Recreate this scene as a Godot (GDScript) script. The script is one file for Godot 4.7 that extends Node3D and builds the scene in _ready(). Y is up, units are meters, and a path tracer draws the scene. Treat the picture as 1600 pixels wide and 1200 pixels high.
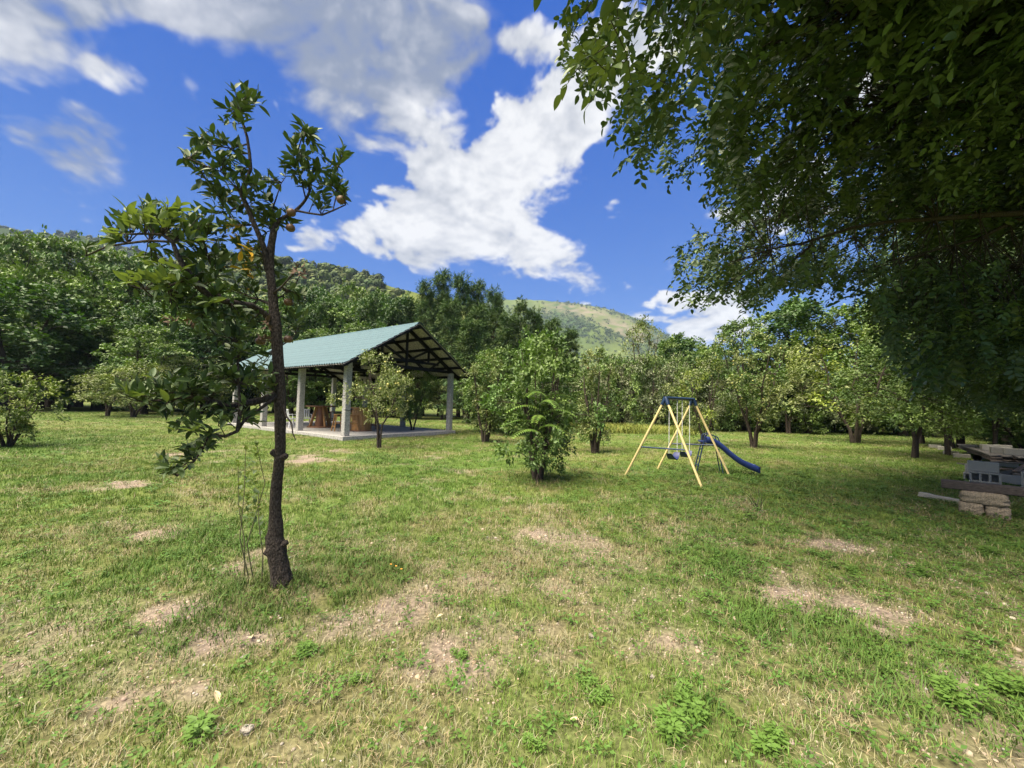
extends Node3D
# An orchard lawn with a steel-roofed pavilion, a swing set and hills behind it.
# Sizes in metres. Points of the photograph (1600 x 1200 pixels) are turned into places with ray().

const F := 615.0                      # focal length in pixels of the photograph
const EYE := Vector3(0, 1.5, 0)
var cam_r: Vector3
var cam_u: Vector3
var cam_f: Vector3
var rng := RandomNumberGenerator.new()
var used := {}
var lump := FastNoiseLite.new()
var patch_noise := FastNoiseLite.new()
var M := {}

# ------------------------------------------------------------------ helpers
class MB:
	var v := PackedVector3Array()
	var c := PackedColorArray()
	var i := PackedInt32Array()
	var col := Color.WHITE
	func vert(p: Vector3) -> int:
		v.append(p); c.append(col)
		return v.size() - 1
	func tri(a: int, b: int, d: int) -> void:
		i.append(a); i.append(b); i.append(d)
	# a quad whose corners run anticlockwise seen from its front
	func quad(p0: Vector3, p1: Vector3, p2: Vector3, p3: Vector3) -> void:
		var a := vert(p0); vert(p1); vert(p2); vert(p3)
		tri(a, a + 2, a + 1); tri(a, a + 3, a + 2)
	# four-cornered leaf folded along its midrib
	func leaf(p: Vector3, d: Vector3, up: Vector3, l: float, w: float, fold: float) -> void:
		var s := d.cross(up).normalized()
		var n := s.cross(d).normalized()
		var m := p + d * (l * 0.45) - n * (l * 0.04)
		var a := vert(p); vert(m + s * (w * 0.5) + n * (w * fold)); vert(p + d * l - n * (l * 0.16)); vert(m - s * (w * 0.5) + n * (w * fold)); vert(m)
		tri(a, a + 4, a + 1); tri(a + 1, a + 4, a + 2); tri(a, a + 3, a + 4); tri(a + 4, a + 3, a + 2)
	func tube(pts: Array, rad: Array, sides := 6, wob := 0.0, r: RandomNumberGenerator = null) -> void:
		var first := v.size()
		var ref := Vector3(0.31, 0.11, 0.94)
		for k in pts.size():
			var d: Vector3 = (pts[mini(k + 1, pts.size() - 1)] - pts[maxi(k - 1, 0)]).normalized()
			if absf(d.dot(ref)) > 0.97:
				ref = Vector3(0.9, 0.1, -0.3)
			var x := d.cross(ref).normalized()
			var y := x.cross(d).normalized()
			for s in sides:
				var an := TAU * s / sides
				var rr: float = rad[k]
				if wob > 0.0:
					rr *= 1.0 + r.randf_range(-wob, wob)
				vert(pts[k] + (x * cos(an) + y * sin(an)) * rr)
		for k in pts.size() - 1:
			for s in sides:
				var a := first + k * sides + s
				var b := first + k * sides + (s + 1) % sides
				tri(a, b, a + sides); tri(b, b + sides, a + sides)
		var top := vert(pts[-1])
		var last := first + (pts.size() - 1) * sides
		for s in sides:
			tri(last + s, last + (s + 1) % sides, top)
	# box with chamfered long edges: ax, ay, az are half axes
	func box(o: Vector3, ax: Vector3, ay: Vector3, az: Vector3, ch := 0.0) -> void:
		if ch <= 0.0:
			for f in [[ax, ay, az], [-ax, az, ay], [ay, az, ax], [-ay, ax, az], [az, ax, ay], [-az, ay, ax]]:
				quad(o + f[0] - f[1] - f[2], o + f[0] + f[1] - f[2], o + f[0] + f[1] + f[2], o + f[0] - f[1] + f[2])
			return
		var kx := ax * (1.0 - ch / ax.length())
		var ky := ay * (1.0 - ch / ay.length())
		var kz := az * (1.0 - ch / az.length())
		for f in [[ax, ky, kz], [-ax, kz, ky], [ay, kz, kx], [-ay, kx, kz], [az, kx, ky], [-az, ky, kx]]:
			quad(o + f[0] - f[1] - f[2], o + f[0] + f[1] - f[2], o + f[0] + f[1] + f[2], o + f[0] - f[1] + f[2])
		for e in [[ax, ay, kx, ky, kz], [ay, az, ky, kz, kx], [az, ax, kz, kx, ky]]:
			for s in [-1.0, 1.0]:
				for t in [-1.0, 1.0]:
					var p0: Vector3 = o + e[0] * s + e[3] * t
					var p1: Vector3 = o + e[2] * s + e[1] * t
					if s * t > 0:
						quad(p0 - e[4], p1 - e[4], p1 + e[4], p0 + e[4])
					else:
						quad(p0 + e[4], p1 + e[4], p1 - e[4], p0 - e[4])
		for s in [-1.0, 1.0]:
			for t in [-1.0, 1.0]:
				for q in [-1.0, 1.0]:
					var a := vert(o + ax * s + ky * t + kz * q); vert(o + kx * s + ay * t + kz * q); vert(o + kx * s + ky * t + az * q)
					if s * t * q > 0:
						tri(a, a + 2, a + 1)
					else:
						tri(a, a + 1, a + 2)
	func bar(p0: Vector3, p1: Vector3, w: float, h: float, up := Vector3.UP, ch := 0.0) -> void:
		var d := p1 - p0
		var s := d.cross(up).normalized()
		var u := s.cross(d).normalized()
		box((p0 + p1) * 0.5, s * (w * 0.5), u * (h * 0.5), -d * 0.5, ch)
	func mesh(colors := true) -> ArrayMesh:
		var n := PackedVector3Array()
		n.resize(v.size())
		for k in range(0, i.size(), 3):
			var a := i[k]; var b := i[k + 1]; var d := i[k + 2]
			var f := (v[d] - v[a]).cross(v[b] - v[a])
			n[a] += f; n[b] += f; n[d] += f
		for k in n.size():
			n[k] = n[k].normalized() if n[k].length_squared() > 1e-20 else Vector3.UP
		var arr := []
		arr.resize(Mesh.ARRAY_MAX)
		arr[Mesh.ARRAY_VERTEX] = v
		arr[Mesh.ARRAY_NORMAL] = n
		if colors:
			arr[Mesh.ARRAY_COLOR] = c
		arr[Mesh.ARRAY_INDEX] = i
		var m := ArrayMesh.new()
		m.add_surface_from_arrays(Mesh.PRIMITIVE_TRIANGLES, arr)
		return m

func numbered(called: String) -> String:
	var k: int = used.get(called, 0)
	used[called] = k + 1
	return called if k == 0 else "%s_%03d" % [called, k]

func tag(o: Node, label: String, category: String, group := "", kind := "") -> Node:
	if label: o.set_meta("label", label)
	if category: o.set_meta("category", category)
	if group: o.set_meta("group", group)
	if kind: o.set_meta("kind", kind)
	return o

func thing(called: String, label: String, category: String, at := Vector3.ZERO, turn := 0.0, group := "") -> Node3D:
	var o := Node3D.new()
	o.name = numbered(called)
	add_child(o)
	o.position = at
	o.rotation.y = turn
	tag(o, label, category, group)
	return o

func part(parent: Node, called: String, mesh: Mesh, mat: Material, at := Vector3.ZERO) -> MeshInstance3D:
	var o := MeshInstance3D.new()
	o.name = called if parent != self else numbered(called)
	o.mesh = mesh
	o.material_override = null
	if mat:
		for s in mesh.get_surface_count():
			o.set_surface_override_material(s, mat)
	parent.add_child(o, true)
	o.position = at
	return o

func copies(parent: Node, called: String, mesh: Mesh, mat: Material, xf: Array, cols: Array) -> MultiMeshInstance3D:
	var mm := MultiMesh.new()
	mm.transform_format = MultiMesh.TRANSFORM_3D
	mm.use_colors = cols.size() > 0
	mm.mesh = mesh
	mm.instance_count = xf.size()
	for k in xf.size():
		mm.set_instance_transform(k, xf[k])
		if cols.size() > 0:
			mm.set_instance_color(k, cols[k])
	var o := MultiMeshInstance3D.new()
	o.name = called if parent != self else numbered(called)
	o.multimesh = mm
	o.material_override = mat
	parent.add_child(o, true)
	return o

func ray(px: float, py: float) -> Vector3:            # one metre deep
	return cam_f + cam_r * ((px - 800.0) / F) - cam_u * ((py - 600.0) / F)

func at(px: float, py: float, depth: float) -> Vector3:
	return EYE + ray(px, py) * depth

func on_ground(px: float, py: float, level := 0.0) -> Vector3:
	var d := ray(px, py)
	var p := EYE + d * ((level - EYE.y) / d.y)
	return Vector3(p.x, ground_y(p.x, p.z) + level, p.z)

func ground_y(x: float, z: float) -> float:
	var near := clampf(1.0 - Vector2(x, z).length() / 60.0, 0.0, 1.0)
	return lump.get_noise_2d(x, z) * 0.10 * near + lump.get_noise_2d(x * 5.0 + 90.0, z * 5.0) * 0.035 * near - 0.012

func rnd(a: float, b: float) -> float:
	return rng.randf_range(a, b)

func ball() -> Vector3:
	while true:
		var p := Vector3(rnd(-1, 1), rnd(-1, 1), rnd(-1, 1))
		if p.length_squared() < 1.0 and p.length_squared() > 1e-4:
			return p
	return Vector3.UP

func vary(c: Color, amount: float) -> Color:
	var k := 1.0 + rnd(-amount, amount)
	return Color(c.r * k * (1.0 + rnd(-amount, amount) * 0.5), c.g * k, c.b * k * (1.0 + rnd(-amount, amount) * 0.5))

# ------------------------------------------------------------------ materials
func noise_tex(freq: float, lo: Color, hi: Color, seed_: int, normal := false, octaves := 4) -> NoiseTexture2D:
	var n := FastNoiseLite.new()
	n.seed = seed_
	n.frequency = freq
	n.fractal_octaves = octaves
	var t := NoiseTexture2D.new()
	t.width = 512
	t.height = 512
	t.seamless = true
	t.noise = n
	if normal:
		t.as_normal_map = true
		t.bump_strength = 6.0
	else:
		var g := Gradient.new()
		g.set_color(0, lo)
		g.set_color(1, hi)
		t.color_ramp = g
	return t

func mat(called: String, col: Color, rough := 0.8, opts := {}) -> StandardMaterial3D:
	var m := StandardMaterial3D.new()
	m.resource_name = called
	m.albedo_color = Color(col.r, col.g, col.b).linear_to_srgb()
	m.roughness = rough
	m.metallic_specular = opts.get("spec", 0.5)
	m.metallic = opts.get("metal", 0.0)
	if opts.has("tex"):
		m.albedo_texture = opts.tex
		m.uv1_triplanar = true
		m.uv1_world_triplanar = opts.get("world", false)
		m.uv1_scale = opts.get("scale", Vector3.ONE)
	if opts.has("normal"):
		m.normal_enabled = true
		m.normal_texture = opts.normal
		m.normal_scale = opts.get("depth", 1.0)
		m.uv1_triplanar = true
		m.uv1_world_triplanar = opts.get("world", false)
		m.uv1_scale = opts.get("scale", Vector3.ONE)
	m.vertex_color_use_as_albedo = opts.get("vc", false)
	if opts.has("back"):
		m.backlight_enabled = true
		m.backlight = opts.back
	M[called] = m
	return m

func make_materials() -> void:
	var grain := noise_tex(0.02, Color(0.55, 0.55, 0.55), Color(1, 1, 1), 3, false, 5)
	var fine := noise_tex(0.05, Color(0.6, 0.6, 0.6), Color(1, 1, 1), 8, false, 5)
	var rough_n := noise_tex(0.03, Color.BLACK, Color.WHITE, 5, true, 5)
	mat("soil", Color.WHITE, 0.95, {"vc": true, "tex": fine, "normal": rough_n, "depth": 1.0, "scale": Vector3(0.9, 0.9, 0.9), "world": true, "spec": 0.2})
	mat("leaf", Color.WHITE, 0.5, {"vc": true, "spec": 0.4, "back": Color(0.55, 0.62, 0.22)})
	mat("needle", Color.WHITE, 0.7, {"vc": true, "spec": 0.3, "back": Color(0.4, 0.46, 0.18)})
	mat("canopy_leaf", Color.WHITE, 0.45, {"vc": true, "spec": 0.4, "back": Color(0.24, 0.28, 0.08)})
	mat("blade", Color.WHITE, 0.6, {"vc": true, "spec": 0.3, "back": Color(0.4, 0.46, 0.16)})
	var cracked := noise_tex(0.025, Color(0.28, 0.27, 0.26), Color(1, 1, 1), 17, false, 6)
	mat("bark", Color(0.105, 0.085, 0.068), 0.95, {"tex": grain, "normal": rough_n, "depth": 1.6, "scale": Vector3(5, 1.6, 5), "spec": 0.2})
	mat("dark_bark", Color(0.15, 0.125, 0.105), 0.95, {"tex": cracked, "normal": rough_n, "depth": 2.6, "scale": Vector3(6, 2.2, 6), "spec": 0.25})
	mat("pale_bark", Color(0.24, 0.22, 0.19), 0.95, {"tex": grain, "normal": rough_n, "depth": 1.2, "scale": Vector3(5, 2, 5), "spec": 0.2})
	mat("apple", Color(0.23, 0.125, 0.055), 0.45, {"tex": grain, "scale": Vector3(9, 9, 9)})
	mat("concrete", Color(0.56, 0.545, 0.51), 0.9, {"tex": grain, "normal": rough_n, "depth": 0.4, "scale": Vector3(1.3, 1.3, 1.3), "world": true})
	mat("block", Color(0.56, 0.53, 0.45), 0.95, {"tex": fine, "normal": rough_n, "depth": 1.2, "scale": Vector3(4, 4, 4)})
	mat("stone", Color(0.52, 0.42, 0.28), 0.95, {"tex": grain, "normal": rough_n, "depth": 2.0, "scale": Vector3(4, 4, 4)})
	mat("old_wood", Color(0.145, 0.115, 0.095), 0.9, {"tex": grain, "normal": rough_n, "depth": 1.2, "scale": Vector3(1.2, 9, 9)})
	mat("grey_wood", Color(0.27, 0.25, 0.225), 0.9, {"tex": grain, "normal": rough_n, "depth": 0.8, "scale": Vector3(1.2, 9, 9)})
	mat("tan_wood", Color(0.42, 0.29, 0.19), 0.85, {"tex": grain, "scale": Vector3(1.2, 9, 9)})
	mat("varnished_wood", Color(0.62, 0.33, 0.11), 0.45, {"tex": grain, "scale": Vector3(9, 1.2, 9)})
	mat("dark_varnish", Color(0.38, 0.17, 0.07), 0.45, {"tex": grain, "scale": Vector3(9, 1.2, 9)})
	mat("roof_paint", Color(0.058, 0.122, 0.142), 0.7, {"tex": noise_tex(0.008, Color(0.86, 0.87, 0.88), Color(1, 1, 1), 21), "scale": Vector3(0.6, 0.6, 0.6), "spec": 0.5})
	mat("roof_underside", Color(0.68, 0.64, 0.56), 0.7, {"tex": grain, "scale": Vector3(0.8, 0.8, 0.8)})
	mat("black_steel", Color(0.012, 0.012, 0.013), 0.8, {"spec": 0.25})
	mat("yellow_paint", Color(0.70, 0.57, 0.27), 0.4, {"tex": noise_tex(0.03, Color(0.85, 0.84, 0.8), Color(1, 1, 1), 31), "scale": Vector3(3, 3, 3)})
	mat("navy_paint", Color(0.014, 0.035, 0.085), 0.35)
	mat("navy_plastic", Color(0.02, 0.03, 0.12), 0.38)
	mat("slide_plastic", Color(0.03, 0.055, 0.22), 0.33)
	mat("rope", Color(0.72, 0.72, 0.70), 0.8)
	mat("white_plastic", Color(0.72, 0.73, 0.74), 0.45)
	mat("cable", Color(0.02, 0.02, 0.02), 0.6)
	mat("rubble", Color(0.40, 0.36, 0.30), 0.95, {"tex": fine, "normal": rough_n, "depth": 1.5, "scale": Vector3(6, 6, 6)})
	mat("hill_ground", Color.WHITE, 1.0, {"vc": true, "tex": fine, "scale": Vector3(0.02, 0.02, 0.02), "world": true, "spec": 0.1})
	mat("fruit", Color(0.50, 0.46, 0.13), 0.45)
	mat("red_fruit", Color(0.45, 0.13, 0.10), 0.45)
	mat("petal", Color(0.75, 0.33, 0.04), 0.6)
	mat("green_stem", Color(0.16, 0.15, 0.07), 0.7)
	mat("weed", Color(0.085, 0.155, 0.028), 0.55, {"spec": 0.35, "back": Color(0.4, 0.46, 0.16)})
	mat("dry_leaf", Color(0.50, 0.40, 0.24), 0.7)

# ------------------------------------------------------------------ sky
const CLOUDS := [   # x, y, half width, half height (pixels of the photograph), turn, weight, greyness
	[470, -30, 330, 150, 0.25, 1.25, 1.0], [560, 120, 120, 90, 0.35, 1.1, 0.95], [640, 60, 90, 110, 0.0, 1.0, 0.8], [330, 10, 120, 60, 0.35, 0.9, 0.8],
	[30, 40, 190, 110, 0.3, 1.05, 0.7], [105, 235, 130, 62, 0.18, 1.02, 0.85], [212, 140, 74, 24, 0.55, 0.62, 0.35], [318, 160, 36, 30, 0.4, 0.52, 0.4], [180, -10, 200, 60, 0.1, 0.9, 0.7],
	[665, 230, 82, 90, 0.0, 1.0, 0.15], [720, 320, 130, 88, 0.2, 1.2, 0.1], [620, 385, 112, 44, 0.1, 0.95, 0.25], [800, 385, 125, 62, 0.25, 1.15, 0.25], [700, 425, 80, 40, 0.0, 0.9, 0.35],
	[850, 220, 105, 110, 0.1, 1.2, 0.1], [815, 65, 66, 60, 0.0, 0.9, 0.1], [925, 130, 80, 130, 0.0, 1.0, 0.1], [775, 270, 70, 60, 0.0, 0.7, 0.2], [720, 8, 26, 18, 0.0, 0.6, 0.2],
	[960, 318, 20, 20, 0.5, 0.6, 0.15], [1095, 490, 115, 62, 0.0, 1.2, 0.2], [1010, 450, 34, 10, -0.1, 0.5, 0.2], [480, 396, 46, 20, 0.1, 0.85, 0.3], [900, 462, 60, 12, 0.0, 0.5, 0.2],
	[1030, 60, 120, 90, 0.2, 0.9, 0.1], [1250, 330, 140, 70, -0.2, 0.75, 0.1], [1400, 180, 160, 90, 0.3, 0.8, 0.2],
]
var sky_w := 2560
var sky_rows := []
var cloud_n := FastNoiseLite.new()
var cloud_f := FastNoiseLite.new()
var cloud_w := FastNoiseLite.new()

func sky_row(y: int) -> void:
	var row := PackedFloat32Array()
	row.resize(sky_w * 3)
	var h := sky_w / 2
	var el := PI * (0.5 - (y + 0.5) / h)
	var up := sin(el)
	var ce := cos(el)
	var t := clampf(up, 0.0, 1.0)
	var deep := Color(0.012, 0.125, 0.62)
	var low := Color(0.14, 0.41, 0.95)
	var clear := low.lerp(deep, 1.0 - pow(1.0 - t, 2.6))
	for x in sky_w:
		var az := TAU * (x + 0.5) / sky_w
		var d := Vector3(sin(az) * ce, up, -cos(az) * ce)
		var c := clear
		if el > -0.02:
			# flat cloud deck coordinates keep the clouds smaller towards the horizon
			var q := d / (up + 0.28)
			var warp := Vector3(cloud_w.get_noise_3dv(q * 1.0), cloud_w.get_noise_3dv(q + Vector3(31, 7, 5)), 0.0)
			var big := cloud_n.get_noise_3dv(q * 1.0 + warp * 0.25)
			var small := cloud_f.get_noise_3dv(q * 1.0 + warp * 0.12)
			var tiny := cloud_f.get_noise_3dv(q * 3.9 + warp * 0.5)
			var z := d.dot(cam_f)
			var dens := -1.0
			var grey := 0.35
			var inside := 0.0
			if z > 0.2:
				var px := 800.0 + F * d.dot(cam_r) / z
				var py := 600.0 - F * d.dot(cam_u) / z
				inside = clampf(1.0 - maxf(maxf(absf(px - 800.0) - 850.0, absf(py - 600.0) - 680.0), 0.0) / 250.0, 0.0, 1.0)
				if inside > 0.0:
					var wx := px + warp.x * 70.0 + small * 60.0
					var wy := py + warp.y * 60.0 + small * 30.0 + big * 22.0
					var sum := 0.0
					var gs := 0.0
					for b in CLOUDS:
						var dx: float = wx - b[0]
						var dy: float = wy - b[1]
						if absf(dx) > b[2] * 1.6 + 60.0 or absf(dy) > b[2] * 1.6 + b[3] + 60.0:
							continue
						var cs := cos(b[4])
						var sn := sin(b[4])
						var ex: float = (dx * cs + dy * sn) / b[2]
						var ey: float = (dy * cs - dx * sn) / b[3]
						var w: float = b[5] * maxf(0.0, 1.25 - ex * ex - ey * ey)
						sum += w
						gs += w * b[6]
					if sum > 0.0:
						grey = gs / sum
					dens = minf(sum, 1.5) - 0.46 + small * 0.95 + big * 0.26 + tiny * 0.42
			if inside < 1.0:
				var wild := big * 1.5 + small * 0.55 + tiny * 0.3 + 0.02
				dens = lerpf(wild, dens, inside) if inside > 0.0 else wild
				grey = lerpf(0.4 + 0.3 * small, grey, inside)
			var soft := lerpf(0.55, 1.1, grey)
			var a := smoothstep(0.0, soft, dens)
			a = a * lerpf(1.0, 0.93, grey)
			if a > 0.0:
				var thick := clampf(dens * 0.75, 0.0, 1.0)
				var white := Color(1.0, 1.01, 1.03)
				var dull := Color(0.335, 0.39, 0.50)
				var shade := clampf(grey * 0.85 * smoothstep(0.0, 0.7, thick + 0.3) - small * 0.75 - tiny * 0.35 + big * 0.3 + 0.10, 0.0, 1.0)
				c = clear.lerp(white.lerp(dull, shade), a)
		row[x * 3] = c.r
		row[x * 3 + 1] = c.g
		row[x * 3 + 2] = c.b
	sky_rows[y] = row

func make_sky(strength: float) -> PanoramaSkyMaterial:
	cloud_n.seed = 11; cloud_n.frequency = 0.8; cloud_n.fractal_octaves = 4
	cloud_f.seed = 4; cloud_f.frequency = 4.5; cloud_f.fractal_octaves = 6; cloud_f.fractal_gain = 0.55
	cloud_w.seed = 23; cloud_w.frequency = 1.6; cloud_w.fractal_octaves = 3
	var h := sky_w / 2
	sky_rows.resize(h)
	var top := h / 2 + 6
	var id := WorkerThreadPool.add_group_task(sky_row, top, 4)
	WorkerThreadPool.wait_for_group_task_completion(id)
	var floor_row := PackedFloat32Array()
	floor_row.resize(sky_w * 3)
	for x in sky_w:
		floor_row[x * 3] = 0.10; floor_row[x * 3 + 1] = 0.12; floor_row[x * 3 + 2] = 0.08
	var data := PackedByteArray()
	for y in h:
		data.append_array((sky_rows[y] if y < top else floor_row).to_byte_array())
	var im := Image.create_from_data(sky_w, h, false, Image.FORMAT_RGBF, data)
	var m := PanoramaSkyMaterial.new()
	m.panorama = ImageTexture.create_from_image(im)
	m.energy_multiplier = strength
	return m

func _ready() -> void:
	rng.seed = 7
	# ---- camera
	var pitch := deg_to_rad(3.03)
	var roll := deg_to_rad(1.44)
	cam_f = Vector3(0, sin(pitch), -cos(pitch))
	var u0 := Vector3(0, cos(pitch), sin(pitch))
	cam_u = u0 * cos(roll) - Vector3.RIGHT * sin(roll)
	cam_r = Vector3.RIGHT * cos(roll) + u0 * sin(roll)
	var cam := Camera3D.new()
	cam.name = "camera"
	cam.fov = rad_to_deg(2.0 * atan(600.0 / F))
	cam.near = 0.05
	cam.far = 9000.0
	cam.transform = Transform3D(Basis(cam_r, cam_u, -cam_f), EYE)
	add_child(cam)
	# ---- sky, sun, exposure
	var env := Environment.new()
	env.background_mode = Environment.BG_SKY
	env.sky = Sky.new()
	env.sky.sky_material = make_sky(0.29)
	env.ambient_light_source = Environment.AMBIENT_SOURCE_SKY
	env.tonemap_mode = Environment.TONE_MAPPER_LINEAR
	env.tonemap_exposure = 3.25
	env.sdfgi_enabled = true
	env.ssao_enabled = true
	env.ssil_enabled = true
	env.fog_enabled = true
	env.fog_light_color = Color(0.80, 0.88, 1.0)
	env.fog_density = 0.00011
	var world := WorldEnvironment.new()
	world.name = "world"
	world.environment = env
	add_child(world)
	var sun := DirectionalLight3D.new()
	sun.name = "sun"
	sun.light_energy = 1.5
	sun.light_color = Color(1.0, 0.95, 0.86)
	sun.light_angular_distance = 60.0
	sun.shadow_enabled = true
	add_child(sun)
	sun.look_at_from_position(Vector3.ZERO, -Vector3(-0.42, 1.0, 0.28).normalized(), Vector3.FORWARD)
	lump.seed = 2; lump.frequency = 0.12; lump.fractal_octaves = 3
	patch_noise.seed = 9; patch_noise.frequency = 0.55; patch_noise.fractal_octaves = 4
	make_materials()
	build_ground()
	build_hills()
	build_pavilion()
	build_playground()
	build_pile()
	build_trees()
	build_apple_tree()
	build_overhang()
	build_grass()
	build_small_things()

# ------------------------------------------------------------------ ground
const BARE := [   # x, y, half width, half height (pixels of the photograph) of bare soil, strength
	[1385, 960, 60, 28, 1.0], [1440, 1010, 55, 26, 0.8], [1235, 940, 48, 18, 0.9], [1060, 1020, 70, 26, 0.8], [1545, 1010, 75, 42, 0.9], [1180, 1185, 110, 30, 0.95], [1010, 1120, 60, 30, 0.55],
	[265, 945, 40, 20, 0.95], [255, 1085, 90, 40, 0.75], [60, 1160, 80, 26, 0.9], [170, 765, 42, 12, 1.0], [248, 830, 34, 9, 0.9], [500, 715, 60, 12, 0.8], [590, 960, 70, 34, 0.55], [370, 985, 50, 22, 0.5],
	[375, 868, 22, 22, 0.7], [720, 740, 70, 10, 0.5], [700, 1020, 90, 40, 0.4], [850, 990, 60, 25, 0.5], [1300, 860, 60, 10, 0.6], [880, 850, 120, 20, 0.35], [1420, 850, 50, 12, 0.7], [1480, 1080, 90, 30, 0.5],
	[1250, 1090, 80, 26, 0.6], [560, 1150, 120, 40, 0.4], [640, 715, 40, 8, 0.6], [340, 720, 40, 7, 0.6], [300, 705, 80, 6, 0.5], [800, 905, 80, 15, 0.45], [1150, 800, 40, 8, 0.5],
]
const LUSH := [   # tall green tufts: x, y, half width, half height, strength
	[300, 850, 90, 40, 1.0], [480, 900, 70, 30, 0.9], [350, 960, 80, 50, 0.8], [560, 900, 80, 30, 0.7], [720, 975, 60, 40, 0.7], [100, 690, 120, 12, 0.8], [860, 745, 60, 9, 1.0], [610, 715, 60, 10, 0.9], [1210, 985, 60, 26, 0.8],
	[1100, 880, 80, 26, 0.8], [1270, 990, 90, 40, 0.5], [700, 730, 40, 8, 0.6], [1190, 745, 40, 9, 0.9], [1500, 1110, 90, 60, 0.8], [1100, 1120, 50, 50, 0.8], [930, 1090, 40, 20, 0.7], [60, 860, 80, 40, 0.4], [150, 890, 150, 60, 0.35],
]
var bare_spots := []
var lush_spots := []

func spot_list(list: Array) -> Array:
	var out := []
	for b in list:
		var p := on_ground(b[0], b[1])
		var e := on_ground(b[0] + b[2], b[1])
		var n := on_ground(b[0], b[1] - b[3])
		var g := on_ground(b[0], b[1] + b[3])
		out.append([Vector2(p.x, (n.z + g.z) * 0.5), maxf(absf(e.x - p.x), 0.05), maxf(absf(n.z - g.z) * 0.5, 0.05), b[4]])
	return out

func spot(list: Array, x: float, z: float) -> float:
	var most := 0.0
	for s in list:
		var dx: float = (x - s[0].x) / s[1]
		var dz: float = (z - s[0].y) / s[2]
		var r := dx * dx + dz * dz
		if r < 2.2:
			most = maxf(most, s[3] * smoothstep(2.2, 0.3, r))
	return most

func worn(x: float, z: float) -> float:               # the trodden, thinly grown part of the lawn
	return smoothstep(1.35, 0.35, Vector2((x - 1.0) / 6.0, (z + 2.6) / 3.6).length() + patch_noise.get_noise_2d(x * 0.6 + 31.0, z * 0.6) * 0.5)

func bareness(x: float, z: float) -> float:
	var n := patch_noise.get_noise_2d(x, z) * 1.1 + patch_noise.get_noise_2d(x * 4.0 + 50.0, z * 4.0) * 0.55
	return clampf(worn(x, z) * 0.26 - 0.10 + n * 0.60 + spot(bare_spots, x, z) * (0.62 + n * 0.8), 0.0, 1.0)

func lushness(x: float, z: float) -> float:
	var n := patch_noise.get_noise_2d(x * 0.7 - 200.0, z * 0.7)
	return clampf(spot(lush_spots, x, z) * (0.9 + n) + n * 0.8 - 0.12, 0.0, 1.0)

func turf_colour(x: float, z: float) -> Color:
	var a := patch_noise.get_noise_2d(x * 0.35 + 400.0, z * 0.35)
	var b := patch_noise.get_noise_2d(x * 1.5 - 70.0, z * 1.5 + 33.0)
	var c := Color(0.170, 0.225, 0.052).lerp(Color(0.115, 0.190, 0.038), clampf(0.5 + a * 1.6, 0, 1))
	return c.lerp(Color(0.235, 0.205, 0.095), clampf(0.12 + b * 1.2 - a * 0.5, 0.0, 0.65))

func build_ground() -> void:
	bare_spots = spot_list(BARE)
	lush_spots = spot_list(LUSH)
	var xs := [0.0]
	var step := 0.09
	while xs[-1] < 4500.0:
		if xs[-1] > 7.0: step *= 1.09
		xs.append(xs[-1] + step)
	var left := xs.slice(1)
	left.reverse()
	xs = left.map(func(q): return -q) + xs
	var zs := [0.6]
	step = 0.08
	while zs[-1] > -4500.0:
		if zs[-1] < -9.0: step *= 1.05
		zs.append(zs[-1] - step)
	step = 0.3
	var behind := []
	var q := 0.6
	while q < 3000.0:
		q += step
		step *= 1.3
		behind.append(q)
	behind.reverse()
	zs = behind + zs
	var m := MB.new()
	for z in zs:
		for x in xs:
			var d := Vector2(x, z).length()
			var s := bareness(x, z) if d < 60.0 else 0.0
			var soil := Color(0.345, 0.275, 0.215) * (1.0 + 0.22 * patch_noise.get_noise_2d(x * 3.0, z * 3.0 + 600.0))
			var thatch := turf_colour(x, z).lerp(Color(0.20, 0.17, 0.10), 0.08 + 0.35 * worn(x, z))
			m.col = thatch.lerp(soil, smoothstep(0.08, 0.9, s))
			m.vert(Vector3(x, ground_y(x, z) if d < 70.0 else -0.012, z))
	var w: int = xs.size()
	for r in zs.size() - 1:
		for k in w - 1:
			var a := r * w + k
			m.tri(a, a + w + 1, a + 1); m.tri(a, a + w, a + w + 1)
	# rows run away from the camera (towards -z), so turn the faces up
	for k in range(0, m.i.size(), 3):
		var t := m.i[k]; m.i[k] = m.i[k + 1]; m.i[k + 1] = t
	var mesh := m.mesh()
	if mesh.surface_get_arrays(0)[Mesh.ARRAY_NORMAL][w * 40 + 200].y < 0.0:
		for k in range(0, m.i.size(), 3):
			var t2 := m.i[k]; m.i[k] = m.i[k + 1]; m.i[k + 1] = t2
		mesh = m.mesh()
	tag(part(self, "ground", mesh, M.soil), "", "", "", "structure")

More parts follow.
